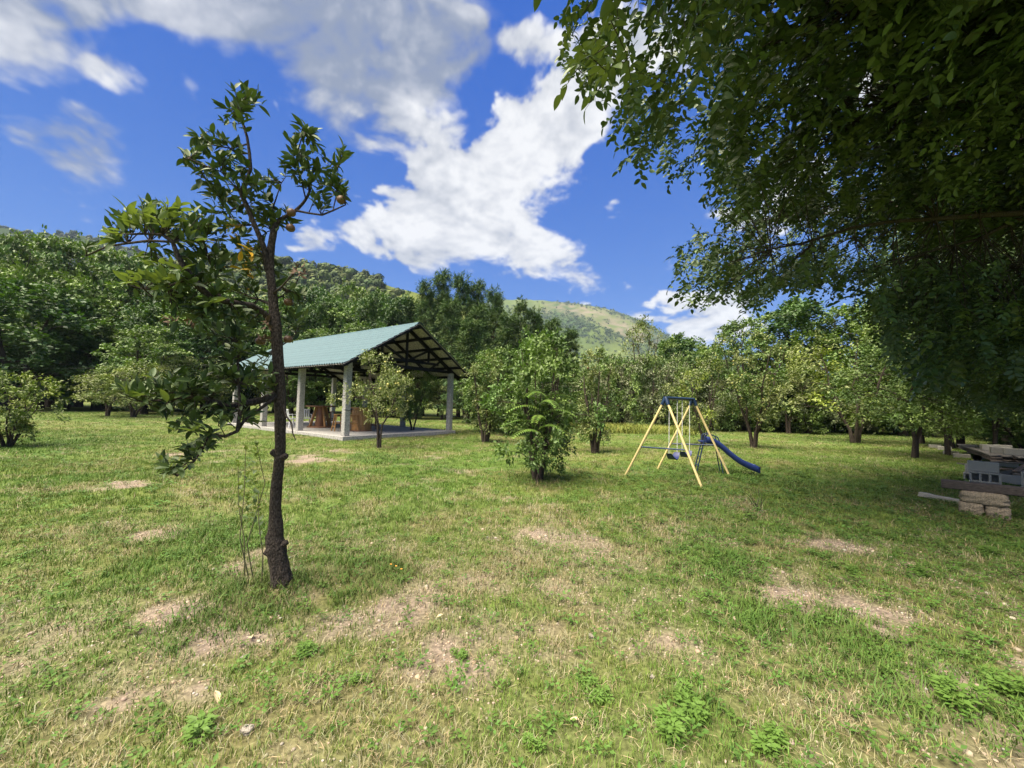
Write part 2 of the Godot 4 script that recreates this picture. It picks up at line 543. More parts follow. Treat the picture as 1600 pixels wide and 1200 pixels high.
# ------------------------------------------------------------------ hills
# ridge: points of the photograph; foot and crest: depth in metres
func hill(called: String, ridge: Array, foot: float, crest: float, cols: int, rows: int, paint: Callable, rough: float, seed_: int) -> Array:
	var n := FastNoiseLite.new()
	n.seed = seed_
	n.frequency = 1.0
	n.fractal_octaves = 5
	var m := MB.new()
	var pts := []
	var x0: float = ridge[0][0]
	var x1: float = ridge[-1][0]
	for r in rows + 5:
		for k in cols + 1:
			var px := lerpf(x0, x1, float(k) / cols)
			var seg := 0
			while seg < ridge.size() - 2 and px > ridge[seg + 1][0]:
				seg += 1
			var t: float = (px - ridge[seg][0]) / (ridge[seg + 1][0] - ridge[seg][0])
			var y0: float = ridge[maxi(seg - 1, 0)][1]; var y1: float = ridge[seg][1]; var y2: float = ridge[seg + 1][1]; var y3: float = ridge[mini(seg + 2, ridge.size() - 1)][1]
			var py := cubic_interpolate(y1, y2, y0, y3, t)
			var top := at(px, py, crest)
			var f := float(r) / rows
			var depth := lerpf(foot, crest, f)
			var p := at(px, 600.0, depth)
			var rise := pow(clampf(f, 0.0, 1.0), 1.25) if f <= 1.0 else 1.0 - (f - 1.0) * 2.2
			var wob := n.get_noise_2d(p.x * 5.0 / crest, p.z * 5.0 / crest) * rough * top.y * sin(PI * clampf(f, 0.0, 1.0))
			wob += n.get_noise_2d(p.x * 40.0 / crest, p.z * 40.0 / crest) * rough * 0.10 * top.y * clampf(f, 0, 1)
			var e := Vector3(p.x, top.y * rise + wob - 2.0 * (1.0 - clampf(f * 5.0, 0.0, 1.0)), p.z)
			m.col = paint.call(px, f, e, n)
			m.vert(e)
			pts.append([e, px, f])
	for r in rows + 4:
		for k in cols:
			var a := r * (cols + 1) + k
			m.tri(a, a + cols + 1, a + cols + 2); m.tri(a, a + cols + 2, a + 1)
	tag(part(self, called, m.mesh(), M.hill_ground), "", "", "", "structure")
	return pts

func blob_mesh(r: RandomNumberGenerator, faces: int) -> ArrayMesh:   # a far crown: leafy faces through its volume
	var m := MB.new()
	for k in faces:
		var p := Vector3(r.randf_range(-1, 1), r.randf_range(-1, 1), r.randf_range(-1, 1)).normalized()
		var lobe := 0.75 + 0.25 * sin(p.x * 5.0 + r.seed) * sin(p.z * 4.0 + 1.0) + 0.1 * sin(p.y * 7.0)
		var q := p * lobe * r.randf_range(0.75, 1.05)
		m.col = Color.WHITE * r.randf_range(0.7, 1.25)
		m.leaf(Vector3(q.x, q.y * 0.8 + 0.6, q.z), (p.cross(Vector3(r.randf_range(-1, 1), r.randf_range(-1, 1), r.randf_range(-1, 1)))).normalized(), p, 0.5, 0.42, 0.1)
	return m.mesh()

func scatter(parent_name: String, label: String, pts: Array, count: int, size: Vector2, test: Callable, mesh: Mesh, tint: Array) -> void:
	var xf := []
	var cols := []
	var tries := 0
	while xf.size() < count and tries < count * 30:
		tries += 1
		var s: Array = pts[rng.randi() % pts.size()]
		if rng.randf() > test.call(s[1], s[2], s[0]):
			continue
		var k := rnd(size.x, size.y)
		var j := Vector3(rnd(-1, 1), 0, rnd(-1, 1)) * size.y * 1.2
		xf.append(Transform3D(Basis(Vector3.UP, rnd(0, TAU)).scaled(Vector3(k, k * rnd(0.7, 1.2), k)), s[0] + j - Vector3(0, k * 0.25, 0)))
		cols.append(vary(tint[rng.randi() % tint.size()], 0.25))
	tag(copies(self, parent_name, mesh, M.needle, xf, cols), label, "trees", "", "stuff")

func build_hills() -> void:
	var r := RandomNumberGenerator.new()
	r.seed = 5
	var blob := blob_mesh(r, 90)
	var shrub := blob_mesh(r, 26)
	# far mountain with grass, scrub and a bare rock face
	var rock := func(px: float, f: float) -> float:
		var a := Vector2((px - 905.0) / 62.0, (f - 0.90) / 0.10).length()
		var b := Vector2((px - 975.0) / 55.0, (f - 0.80) / 0.13).length()
		return clampf(1.35 - minf(a, b), 0.0, 1.0)
	var paint := func(px: float, f: float, e: Vector3, n: FastNoiseLite) -> Color:
		var g := Color(0.155, 0.20, 0.055).lerp(Color(0.07, 0.12, 0.035), clampf(0.5 + 1.6 * n.get_noise_2d(e.x * 0.004, e.z * 0.004 + e.y * 0.006), 0, 1))
		var k: float = rock.call(px, f) * clampf(0.65 + 1.8 * n.get_noise_2d(e.x * 0.02, e.y * 0.03), 0, 1)
		return g.lerp(Color(0.33, 0.26, 0.20), clampf(k * 0.75, 0, 1))
	var pts := hill("mountain", [[620, 540], [700, 488], [760, 470], [800, 466], [850, 468], [900, 473], [950, 482], [990, 495], [1020, 509], [1045, 525], [1080, 545], [1130, 565], [1220, 590], [1340, 615]], 620, 1700, 150, 70, paint, 0.10, 3)
	var fold := FastNoiseLite.new()
	fold.seed = 12
	fold.frequency = 0.0035
	scatter("mountain_scrub", "dark green scrub dotting the far mountain slope", pts, 9000, Vector2(3.5, 9.0), func(px, f, e): return (1.0 if f > 0.03 and f < 1.02 else 0.0) * clampf(0.35 + 1.8 * fold.get_noise_2d(e.x + e.y, e.z), 0.04, 1.0) * (1.0 - rock.call(px, f)), shrub, [Color(0.045, 0.085, 0.026), Color(0.07, 0.11, 0.03)])
	# nearer wooded hills
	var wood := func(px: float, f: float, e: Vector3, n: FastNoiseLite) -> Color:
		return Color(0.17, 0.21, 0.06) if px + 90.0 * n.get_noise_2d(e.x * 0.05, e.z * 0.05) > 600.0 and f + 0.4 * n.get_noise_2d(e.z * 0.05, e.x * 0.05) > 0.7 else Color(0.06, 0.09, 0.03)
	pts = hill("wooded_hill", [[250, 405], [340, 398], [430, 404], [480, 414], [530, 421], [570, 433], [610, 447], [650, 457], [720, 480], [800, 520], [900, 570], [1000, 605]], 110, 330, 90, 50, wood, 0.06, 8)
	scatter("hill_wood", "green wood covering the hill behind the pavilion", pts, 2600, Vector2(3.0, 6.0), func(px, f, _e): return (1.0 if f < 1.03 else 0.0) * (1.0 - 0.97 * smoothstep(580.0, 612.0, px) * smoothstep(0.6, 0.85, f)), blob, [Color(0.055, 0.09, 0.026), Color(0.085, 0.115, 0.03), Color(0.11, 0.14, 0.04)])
	var dark := func(_px: float, _f: float, _e: Vector3, _n: FastNoiseLite) -> Color:
		return Color(0.05, 0.075, 0.03)
	pts = hill("wooded_ridge", [[-500, 330], [-250, 325], [-100, 335], [0, 352], [50, 362], [90, 360], [130, 368], [200, 388], [300, 420], [420, 470], [520, 540]], 260, 700, 80, 40, dark, 0.06, 14)
	scatter("ridge_wood", "dull green wood covering the far ridge", pts, 3600, Vector2(4.0, 8.0), func(_px, f, _e): return 1.0 if f < 1.03 else 0.0, blob, [Color(0.05, 0.085, 0.032), Color(0.075, 0.105, 0.04)])

# ------------------------------------------------------------------ pavilion
func build_pavilion() -> void:
	var wide := 5.647
	var bay := 3.614
	var slab_y := 0.13
	var post := 2.875
	var rise := 1.718
	var over := 0.682
	var gable := 0.824
	var slope := rise / (wide * 0.5)
	var t := thing("pavilion", "open pavilion with teal metal gable roof on concrete pillars", "pavilion", Vector3(-6.433, 0, -15.383), deg_to_rad(54.1))
	var m := MB.new()
	m.box(Vector3(wide * 0.5, slab_y * 0.5 - 0.1, -bay * 1.5), Vector3(wide * 0.5 + 0.24, 0, 0), Vector3(0, slab_y * 0.5 + 0.1, 0), Vector3(0, 0, bay * 1.5 + 0.24), 0.012)
	part(t, "floor_slab", m.mesh(false), M.concrete)
	m = MB.new()
	m.box(Vector3(0, post * 0.5, 0), Vector3(0.118, 0, 0), Vector3(0, post * 0.5, 0), Vector3(0, 0, 0.118), 0.014)
	var pillar := m.mesh(false)
	for k in 4:
		for s in 2:
			part(t, "pillar", pillar, M.concrete, Vector3(wide * s, slab_y, -bay * k))
	# trusses
	var y0 := slab_y + post
	for k in 4:
		m = MB.new()
		var z := -bay * k
		m.bar(Vector3(-0.1, y0 + 0.06, z), Vector3(wide + 0.1, y0 + 0.06, z), 0.1, 0.15)
		m.bar(Vector3(wide * 0.16, y0 + 0.36, z), Vector3(wide * 0.84, y0 + 0.36, z), 0.09, 0.11)
		for s in [-1.0, 1.0]:
			var c := wide * 0.5
			m.bar(Vector3(c + s * (c + over * 0.9), y0 + 0.09 - slope * over * 0.9 + 0.02, z + 0.001 * s), Vector3(c, y0 + 0.11 + rise, z + 0.001 * s), 0.1, 0.15)
			m.bar(Vector3(c + s * 0.12, y0 + 0.40, z), Vector3(c + s * c * 0.46, y0 + 0.06 + rise * 0.53, z), 0.08, 0.09)
			m.bar(Vector3(c + s * c * 0.46, y0 + 0.40, z), Vector3(c + s * c * 0.46, y0 + 0.04 + rise * 0.53, z), 0.08, 0.08, Vector3.FORWARD)
			m.bar(Vector3(c + s * c * 0.5, y0 + 0.10, z), Vector3(c + s * c * 0.72, y0 + 0.04 + rise * 0.27, z), 0.08, 0.08)
		m.bar(Vector3(wide * 0.5, y0 + 0.1, z), Vector3(wide * 0.5, y0 + 0.06 + rise, z), 0.09, 0.09, Vector3.FORWARD)
		part(t, "truss", m.mesh(false), M.black_steel)
	# purlins under the sheets, and rafters between the trusses
	for s in [-1.0, 1.0]:
		for k in 6:
			var f := 0.03 + 0.185 * k
			var x: float = wide * 0.5 + s * (wide * 0.5 + over) * f
			var y := y0 + 0.20 + rise - slope * (wide * 0.5 + over) * f
			m = MB.new()
			m.bar(Vector3(x, y - 0.02, gable - 0.06), Vector3(x, y - 0.02, -bay * 3 - gable + 0.06), 0.08, 0.12)
			part(t, "purlin", m.mesh(false), M.black_steel)
		for k in 7:
			if k % 2 == 0:
				continue
			var z := -bay * 0.5 * k
			m = MB.new()
			m.bar(Vector3(wide * 0.5 + s * (wide * 0.5 + over * 0.9), y0 + 0.12 - slope * over * 0.9, z), Vector3(wide * 0.5 + s * 0.04, y0 + 0.12 + rise, z), 0.09, 0.11)
			part(t, "rafter", m.mesh(false), M.black_steel)
		m = MB.new()
		for e in [gable - 0.05, -bay * 3 - gable + 0.05]:
			m = MB.new()
			m.bar(Vector3(wide * 0.5 + s * (wide * 0.5 + over), y0 + 0.175 - slope * over, e), Vector3(wide * 0.5 + s * 0.02, y0 + 0.175 + rise, e), 0.05, 0.07)
			part(t, "barge_board", m.mesh(false), M.black_steel)
	# pressed sheets with tile waves: each a part, its underside a sub-part
	var run := Vector2((wide * 0.5 + over), slope * (wide * 0.5 + over)).length()
	var length := bay * 3 + gable * 2
	var sheets := 14
	var sw := length / sheets
	var rows := 13
	m = MB.new()
	var under := MB.new()
	var nx := 20
	for r in rows:
		for half in 2:
			for k in nx + 1:
				var u := float(k) / nx
				var wave := 0.028 * sin(u * TAU * 5.0)
				var d := run * (r + half * 0.985) / rows
				var lift := 0.03 * half
				m.vert(Vector3(u * sw, 0.03 + wave + lift, d))
		for k in nx:
			var a := (r * 2) * (nx + 1) + k
			var b := a + nx + 1
			m.tri(a, a + 1, b + 1); m.tri(a, b + 1, b)
			if r > 0:
				var p := a - nx - 1
				m.tri(p, p + 1, a + 1); m.tri(p, a + 1, a)
	for k in nx + 1:
		var u := float(k) / nx
		under.vert(Vector3(u * sw, 0.004 + 0.018 * sin(u * TAU * 5.0), 0.0)); under.vert(Vector3(u * sw, 0.004 + 0.018 * sin(u * TAU * 5.0), run))
	for k in nx:
		under.tri(k * 2, k * 2 + 1, k * 2 + 3); under.tri(k * 2, k * 2 + 3, k * 2 + 2)
	var top_mesh := m.mesh(false)
	var under_mesh := under.mesh(false)
	for s in [-1.0, 1.0]:
		var down := Vector3(s, -slope, 0).normalized()
		var along := Vector3(0, 0, s)
		var up := down.cross(along) * 1.0
		for k in sheets:
			var start := Vector3(wide * 0.5, y0 + 0.245 + rise, 0)
			start.z = (-bay * 3 - gable + sw * k) if s > 0 else (gable - sw * k)
			var o := part(t, "roof_sheet", top_mesh, M.roof_paint)
			o.transform = Transform3D(Basis(along, up if up.y > 0 else -up, down), start)
			part(o, "underside", under_mesh, M.roof_underside)
	m = MB.new()
	for k in 9:
		var an := PI * k / 8.0
		m.vert(Vector3(wide * 0.5 + 0.16 * cos(an), y0 + 0.22 + rise + 0.10 * sin(an), gable + 0.01)); m.vert(Vector3(wide * 0.5 + 0.16 * cos(an), y0 + 0.22 + rise + 0.10 * sin(an), -bay * 3 - gable - 0.01))
	for k in 8:
		m.tri(k * 2, k * 2 + 2, k * 2 + 3); m.tri(k * 2, k * 2 + 3, k * 2 + 1)
	part(t, "ridge_cap", m.mesh(false), M.roof_paint)
	m = MB.new()
	m.tube([Vector3(-0.2, 1.15, 0.17), Vector3(0.0, 1.12, 0.19), Vector3(0.2, 1.18, 0.17), Vector3(0.18, 1.22, -0.1)], [0.012, 0.012, 0.012, 0.012], 5)
	part(t, "cable_tie", m.mesh(false), M.cable)
	# furniture on the slab
	var inv := t.transform
	drum_table(inv * Vector3(2.05, slab_y, -2.1), "round bar table on a drum of upright staves", "tables in the pavilion")
	spool_table(inv * Vector3(1.85, slab_y, -5.3), "round bar table on splayed timber legs", "tables in the pavilion")
	var seats := [[528, 673.5, "pale wooden bar stool standing behind the front pillar", 0], [550, 674, "pale wooden bar stool beside the drum table", 0], [503, 667, "amber wooden bar stool before the splayed-leg table", 1], [516, 664, "dark wooden bar stool beside the splayed-leg table", 2], [490, 664.5, "black wooden bar stool left of the splayed-leg table", 3], [583, 671, "dark wooden bar stool on the far side of the drum table", 2]]
	for s in seats:
		var p := on_ground(s[0], s[1], slab_y)
		p.y = slab_y
		bar_stool(p, s[2], [M.varnished_wood, M.varnished_wood, M.dark_varnish, M.black_steel][s[3]], 0.5 + s[0])
	for s in [[476, 667.0, "white plastic garden chair beside the second pillar", 0.6], [455, 668.0, "white plastic garden chair behind the apple trunk", 2.6]]:
		var p := on_ground(s[0], s[1], slab_y)
		p.y = slab_y
		garden_chair(p, s[2], s[3])

func drum_table(p: Vector3, label: String, group: String) -> void:
	var t := thing("bar_table", label, "table", p, 0.3, group)
	var m := MB.new()
	for k in 20:
		var a := TAU * k / 20.0
		var o := Vector3(cos(a), 0, sin(a))
		m = MB.new()
		m.box(o * 0.40 + Vector3(0, 0.53, 0), Vector3(-o.z, 0, o.x) * 0.061, Vector3(0, 0.5, 0), o * 0.014, 0.004)
		part(t, "stave", m.mesh(false), M.varnished_wood)
	for y in [0.03, 1.055]:
		m = MB.new()
		var r := 0.58 if y > 1.0 else 0.5
		m.tube([Vector3(0, y - 0.028, 0), Vector3(0, y + 0.02, 0), Vector3(0, y + 0.028, 0)], [r, r, r - 0.008], 32)
		part(t, "tabletop" if y > 1.0 else "foot_ring", m.mesh(false), M.varnished_wood if y > 1.0 else M.dark_varnish)

func spool_table(p: Vector3, label: String, group: String) -> void:
	var t := thing("bar_table", label, "table", p, 0.9, group)
	var m := MB.new()
	for k in 4:
		var a := TAU * k / 4.0
		m = MB.new()
		m.bar(Vector3(cos(a) * 0.5, 0.06, sin(a) * 0.5), Vector3(cos(a) * 0.22, 1.03, sin(a) * 0.22), 0.12, 0.06, Vector3(-sin(a), 0, cos(a)), 0.006)
		part(t, "leg", m.mesh(false), M.varnished_wood)
	m = MB.new()
	m.tube([Vector3(0, 0.06, 0), Vector3(0, 1.03, 0)], [0.22, 0.22], 16)
	part(t, "spool_core", m.mesh(false), M.dark_varnish)
	for y in [0.03, 1.06]:
		m = MB.new()
		var r := 0.72 if y > 1.0 else 0.6
		m.tube([Vector3(0, y - 0.03, 0), Vector3(0, y + 0.022, 0), Vector3(0, y + 0.03, 0)], [r, r, r - 0.008], 32)
		part(t, "tabletop" if y > 1.0 else "base_disc", m.mesh(false), M.dark_varnish)

func bar_stool(p: Vector3, label: String, wood: Material, turn: float) -> void:
	var t := thing("bar_stool", label, "stool", p, turn, "bar stools in the pavilion")
	var m := MB.new()
	m.box(Vector3(0, 0.735, 0), Vector3(0.17, 0, 0), Vector3(0, 0.02, 0), Vector3(0, 0, 0.17), 0.008)
	part(t, "seat", m.mesh(false), wood)
	for a in [-1.0, 1.0]:
		for b in [-1.0, 1.0]:
			m = MB.new()
			m.bar(Vector3(a * 0.22, 0, b * 0.22), Vector3(a * 0.12, 0.715, b * 0.12), 0.045, 0.045, Vector3.RIGHT)
			part(t, "leg", m.mesh(false), wood)
		m = MB.new()
		m.bar(Vector3(a * 0.19, 0.22, -0.19), Vector3(a * 0.19, 0.22, 0.19), 0.025, 0.045)
		part(t, "stretcher", m.mesh(false), wood)
		m = MB.new()
		m.bar(Vector3(-0.17, 0.36, a * 0.17), Vector3(0.17, 0.36, a * 0.17), 0.025, 0.045)
		part(t, "stretcher", m.mesh(false), wood)

func garden_chair(p: Vector3, label: String, turn: float) -> void:
	var t := thing("garden_chair", label, "chair", p, turn, "white plastic chairs")
	var m := MB.new()
	m.box(Vector3(0, 0.43, 0), Vector3(0.24, 0, 0), Vector3(0, 0.018, 0), Vector3(0, 0, 0.23), 0.01)
	part(t, "seat", m.mesh(false), M.white_plastic)
	for k in 5:
		m = MB.new()
		m.bar(Vector3(-0.18 + 0.09 * k, 0.46, -0.22), Vector3(-0.2 + 0.1 * k, 0.86, -0.32), 0.055, 0.014, Vector3.FORWARD)
		part(t, "back_slat", m.mesh(false), M.white_plastic)
	m = MB.new()
	m.bar(Vector3(-0.25, 0.87, -0.325), Vector3(0.25, 0.87, -0.325), 0.03, 0.06, Vector3.UP, 0.008)
	part(t, "back_rail", m.mesh(false), M.white_plastic)
	for a in [-1.0, 1.0]:
		for b in [-1.0, 1.0]:
			m = MB.new()
			m.bar(Vector3(a * 0.25, 0, b * 0.25), Vector3(a * 0.22, 0.43, b * 0.2), 0.045, 0.045, Vector3.RIGHT, 0.006)
			part(t, "leg", m.mesh(false), M.white_plastic)
		m = MB.new()
		m.bar(Vector3(a * 0.26, 0.64, -0.27), Vector3(a * 0.26, 0.64, 0.2), 0.05, 0.02, Vector3.UP, 0.005)
		m.bar(Vector3(a * 0.26, 0.43, 0.2), Vector3(a * 0.26, 0.64, 0.19), 0.04, 0.02, Vector3.FORWARD)
		part(t, "armrest", m.mesh(false), M.white_plastic)

# ------------------------------------------------------------------ swing set and slide
func build_playground() -> void:
	var a := on_ground(977, 740)
	var b := on_ground(1098, 761)
	var c := on_ground(1027, 730)
	var d := on_ground(1141, 742)
	var base := (a + b + c + d) * 0.25
	base.y = ground_y(base.x, base.z)
	var t := thing("swing_set", "yellow and navy metal swing set on the grass", "swing set", base)
	a -= base; b -= base; c -= base; d -= base
	var top0 := at(1040, 622, 8.75) - base
	var top1 := at(1083, 624, 9.75) - base
	var foot := func(p: Vector3) -> Vector3: return Vector3(p.x, ground_y(p.x + base.x, p.z + base.z) - base.y - 0.03, p.z)
	var m := MB.new()
	m.tube([top0 - (top1 - top0) * 0.02, top1 + (top1 - top0) * 0.02], [0.036, 0.036], 12)
	part(t, "top_bar", m.mesh(false), M.navy_paint)
	for e in [[top0, a, b], [top1, c, d]]:
		for f in [e[1], e[2]]:
			var g: Vector3 = foot.call(f)
			var s: Vector3 = e[0] + (g - e[0]) * 0.05 + Vector3(0, 0.0, 0)
			m = MB.new()
			m.tube([s, g], [0.026, 0.026], 12)
			part(t, "leg", m.mesh(false), M.yellow_paint)
			m = MB.new()
			m.tube([e[0] + Vector3(0, 0.02, 0), e[0] + (g - e[0]) * 0.085], [0.044, 0.040], 10)
			part(t, "corner_bracket", m.mesh(false), M.navy_paint)
		var p0: Vector3 = e[0].lerp(foot.call(e[1]), 0.62)
		var p1: Vector3 = e[0].lerp(foot.call(e[2]), 0.60)
		m = MB.new()
		m.tube([p0, p1], [0.016, 0.016], 8)
		part(t, "cross_bar", m.mesh(false), M.navy_paint)
	for k in 2:
		var s0 := top0.lerp(top1, 0.12 + 0.46 * k)
		var s1 := top0.lerp(top1, 0.40 + 0.46 * k)
		var seat_y := 0.44
		var sw := Node3D.new()
		sw.name = "swing"
		t.add_child(sw, true)
		for s in [s0, s1]:
			m = MB.new()
			m.tube([s, Vector3(s.x, seat_y + 0.1, s.z)], [0.008, 0.008], 6)
			part(sw, "rope", m.mesh(false), M.rope)
			m = MB.new()
			m.tube([s + Vector3(0, 0.045, 0), s - Vector3(0, 0.05, 0)], [0.014, 0.014], 6)
			part(sw, "hook", m.mesh(false), M.navy_paint)
		# a sling seat: a bent strip
		m = MB.new()
		var side := (s1 - s0).normalized()
		var across := Vector3.UP.cross(side)
		var n := 12
		for q in n + 1:
			var u := float(q) / n
			var y := seat_y + 0.10 - 0.13 * sin(PI * u)
			var o := s0.lerp(s1, u)
			for w in [[-0.095, 0.0], [0.095, 0.0], [0.095, -0.022], [-0.095, -0.022]]:
				m.vert(Vector3(o.x, y + w[1], o.z) + across * w[0] * (0.45 + 0.55 * sin(PI * (0.12 + u * 0.76))))
		for q in n:
			for w in 4:
				var i0 := q * 4 + w
				var i1 := q * 4 + (w + 1) % 4
				m.tri(i0, i1, i0 + 4); m.tri(i1, i1 + 4, i0 + 4)
		part(sw, "seat", m.mesh(false), M.navy_plastic)
	# slide
	var l0 := on_ground(1092, 733)
	var l1 := on_ground(1104, 737)
	var end := on_ground(1184, 741)
	var sb := (l0 + l1) * 0.5
	sb.y = ground_y(sb.x, sb.z)
	var sl := thing("slide", "small navy plastic slide with a metal ladder beside the swing set", "slide", sb)
	var dir := Vector3(end.x - sb.x, 0, end.z - sb.z)
	var reach := dir.length()
	dir = dir.normalized()
	var wid := Vector3.UP.cross(dir).normalized()
	var hgt := 0.74
	m = MB.new()
	var rows := 20
	for q in rows + 1:
		var u := float(q) / rows
		var x := 0.06 + (reach - 0.06) * u
		var y := hgt * (1.0 - smoothstep(0.02, 0.98, u * 0.94 + 0.02)) * 0.86 + 0.10 + 0.02 * sin(u * 9.0)
		if u < 0.08: y = lerpf(hgt, y, u / 0.08)
		for w in [[-0.25, 0.11], [-0.21, 0.115], [-0.19, 0.02], [0.0, 0.0], [0.19, 0.02], [0.21, 0.115], [0.25, 0.11], [0.235, -0.03], [0.0, -0.04], [-0.235, -0.03]]:
			m.vert(dir * x + wid * w[0] + Vector3(0, y + w[1], 0))
	for q in rows:
		for w in 10:
			var i0 := q * 10 + w
			var i1 := q * 10 + (w + 1) % 10
			m.tri(i0, i0 + 10, i1); m.tri(i1, i0 + 10, i1 + 10)
	for q in [0, rows]:
		for w in 8:
			if q == 0: m.tri(q * 10, q * 10 + w + 1, q * 10 + w + 2)
			else: m.tri(q * 10, q * 10 + w + 2, q * 10 + w + 1)
	part(sl, "chute", m.mesh(false), M.slide_plastic)
	for s in [-1.0, 1.0]:
		m = MB.new()
		m.tube([wid * 0.24 * s - dir * 0.16, wid * 0.2 * s + Vector3(0, hgt, 0), wid * 0.2 * s + Vector3(0, hgt + 0.16, 0) + dir * 0.02, wid * 0.2 * s + Vector3(0, hgt + 0.2, 0) + dir * 0.12, wid * 0.21 * s + Vector3(0, hgt + 0.13, 0) + dir * 0.3, wid * 0.22 * s + Vector3(0, hgt - 0.02, 0) + dir * 0.36], [0.014, 0.014, 0.014, 0.014, 0.014, 0.014], 8)
		part(sl, "ladder_rail", m.mesh(false), M.navy_paint)
		m = MB.new()
		m.tube([wid * 0.23 * s + dir * 0.42, wid * 0.21 * s + dir * 0.32 + Vector3(0, hgt * 0.8, 0)], [0.013, 0.013], 8)
		part(sl, "support_leg", m.mesh(false), M.navy_paint)
	for k in 3:
		var f := 0.22 + 0.27 * k
		m = MB.new()
		m.tube([wid * (0.24 - 0.04 * f) - dir * 0.16 * (1.0 - f) + Vector3(0, hgt * f, 0), -wid * (0.24 - 0.04 * f) - dir * 0.16 * (1.0 - f) + Vector3(0, hgt * f, 0)], [0.012, 0.012], 8)
		part(sl, "rung", m.mesh(false), M.navy_paint)
	m = MB.new()
	m.box(Vector3(0, hgt + 0.005, 0) + dir * 0.02, wid * 0.2, Vector3(0, 0.012, 0), dir * 0.11)
	part(sl, "platform", m.mesh(false), M.navy_plastic)

# ------------------------------------------------------------------ builders' pile at the edge of the trees
func block_mesh(size: Vector3, cells: int) -> ArrayMesh:      # a hollow concrete block, cells open along z
	var m := MB.new()
	if cells == 0:
		m.box(Vector3(0, size.y * 0.5, 0), Vector3(size.x * 0.5, 0, 0), Vector3(0, size.y * 0.5, 0), Vector3(0, 0, size.z * 0.5), 0.01)
		return m.mesh(false)
	var wall := 0.032
	for s in [-1.0, 1.0]:
		m.box(Vector3(0, size.y * 0.5 + s * (size.y - wall) * 0.5, 0), Vector3(size.x * 0.5, 0, 0), Vector3(0, wall * 0.5, 0), Vector3(0, 0, size.z * 0.5), 0.005)
	m.box(Vector3(0, size.y * 0.5, -size.z * 0.5 + 0.02), Vector3(size.x * 0.5 - 0.004, 0, 0), Vector3(0, size.y * 0.5 - wall - 0.001, 0), Vector3(0, 0, 0.014))
	for k in cells + 1:
		var x := lerpf(-size.x * 0.5 + wall * 0.5, size.x * 0.5 - wall * 0.5, float(k) / cells)
		m.box(Vector3(x, size.y * 0.5, 0), Vector3(wall * 0.5, 0, 0), Vector3(0, size.y * 0.5 - wall - 0.0005, 0), Vector3(0, 0, size.z * 0.5 - 0.003))
	return m.mesh(false)

func lay(called: String, label: String, category: String, mesh: Mesh, m: Material, p: Vector3, turn: float, group := "", tilt := Vector3.ZERO) -> MeshInstance3D:
	var o := part(self, called, mesh, m, p)
	o.rotation = Vector3(tilt.x, turn, tilt.z)
	tag(o, label, category, group)
	return o

func rough_stone(size: Vector3, seed_: int) -> ArrayMesh:
	var n := FastNoiseLite.new()
	n.seed = seed_
	n.frequency = 3.2
	n.fractal_octaves = 4
	var s := SphereMesh.new()
	s.radial_segments = 28
	s.rings = 18
	var arr := s.get_mesh_arrays()
	var m := MB.new()
	for p: Vector3 in arr[Mesh.ARRAY_VERTEX]:
		var d := p.normalized()
		var k := pow(pow(absf(d.x), 7.0) + pow(absf(d.y), 7.0) + pow(absf(d.z), 7.0), -1.0 / 7.0)
		var q := d * k
		q *= 1.0 + 0.26 * n.get_noise_3dv(q)
		m.vert(Vector3(q.x * size.x * 0.5, (q.y + 1.0) * size.y * 0.5, q.z * size.z * 0.5))
	m.i = arr[Mesh.ARRAY_INDEX]
	return m.mesh(false)

func plank_mesh(l: float, w: float, h: float, seed_: int) -> ArrayMesh:   # weathered plank with uneven edges and ends
	var r := RandomNumberGenerator.new()
	r.seed = seed_
	var m := MB.new()
	var n := 10
	for k in n + 1:
		var x := lerpf(-l * 0.5, l * 0.5, float(k) / n)
		var dy := r.randf_range(-0.006, 0.006)
		for c in [[-1, 0.12], [-1, 0.88], [-0.9, 1.0], [0.9, 1.0], [1, 0.88], [1, 0.12], [0.9, 0.0], [-0.9, 0.0]]:
			m.vert(Vector3(x + r.randf_range(-0.012, 0.012), h * c[1] + dy, w * 0.5 * c[0] + r.randf_range(-0.006, 0.006)))
	for k in n:
		for c in 8:
			var a := k * 8 + c
			var b := k * 8 + (c + 1) % 8
			m.tri(a, b, a + 8); m.tri(b, b + 8, a + 8)
	for k in [0, n]:
		for c in 6:
			if k == 0: m.tri(0, c + 2, c + 1)
			else: m.tri(n * 8, n * 8 + c + 1, n * 8 + c + 2)
	return m.mesh(false)

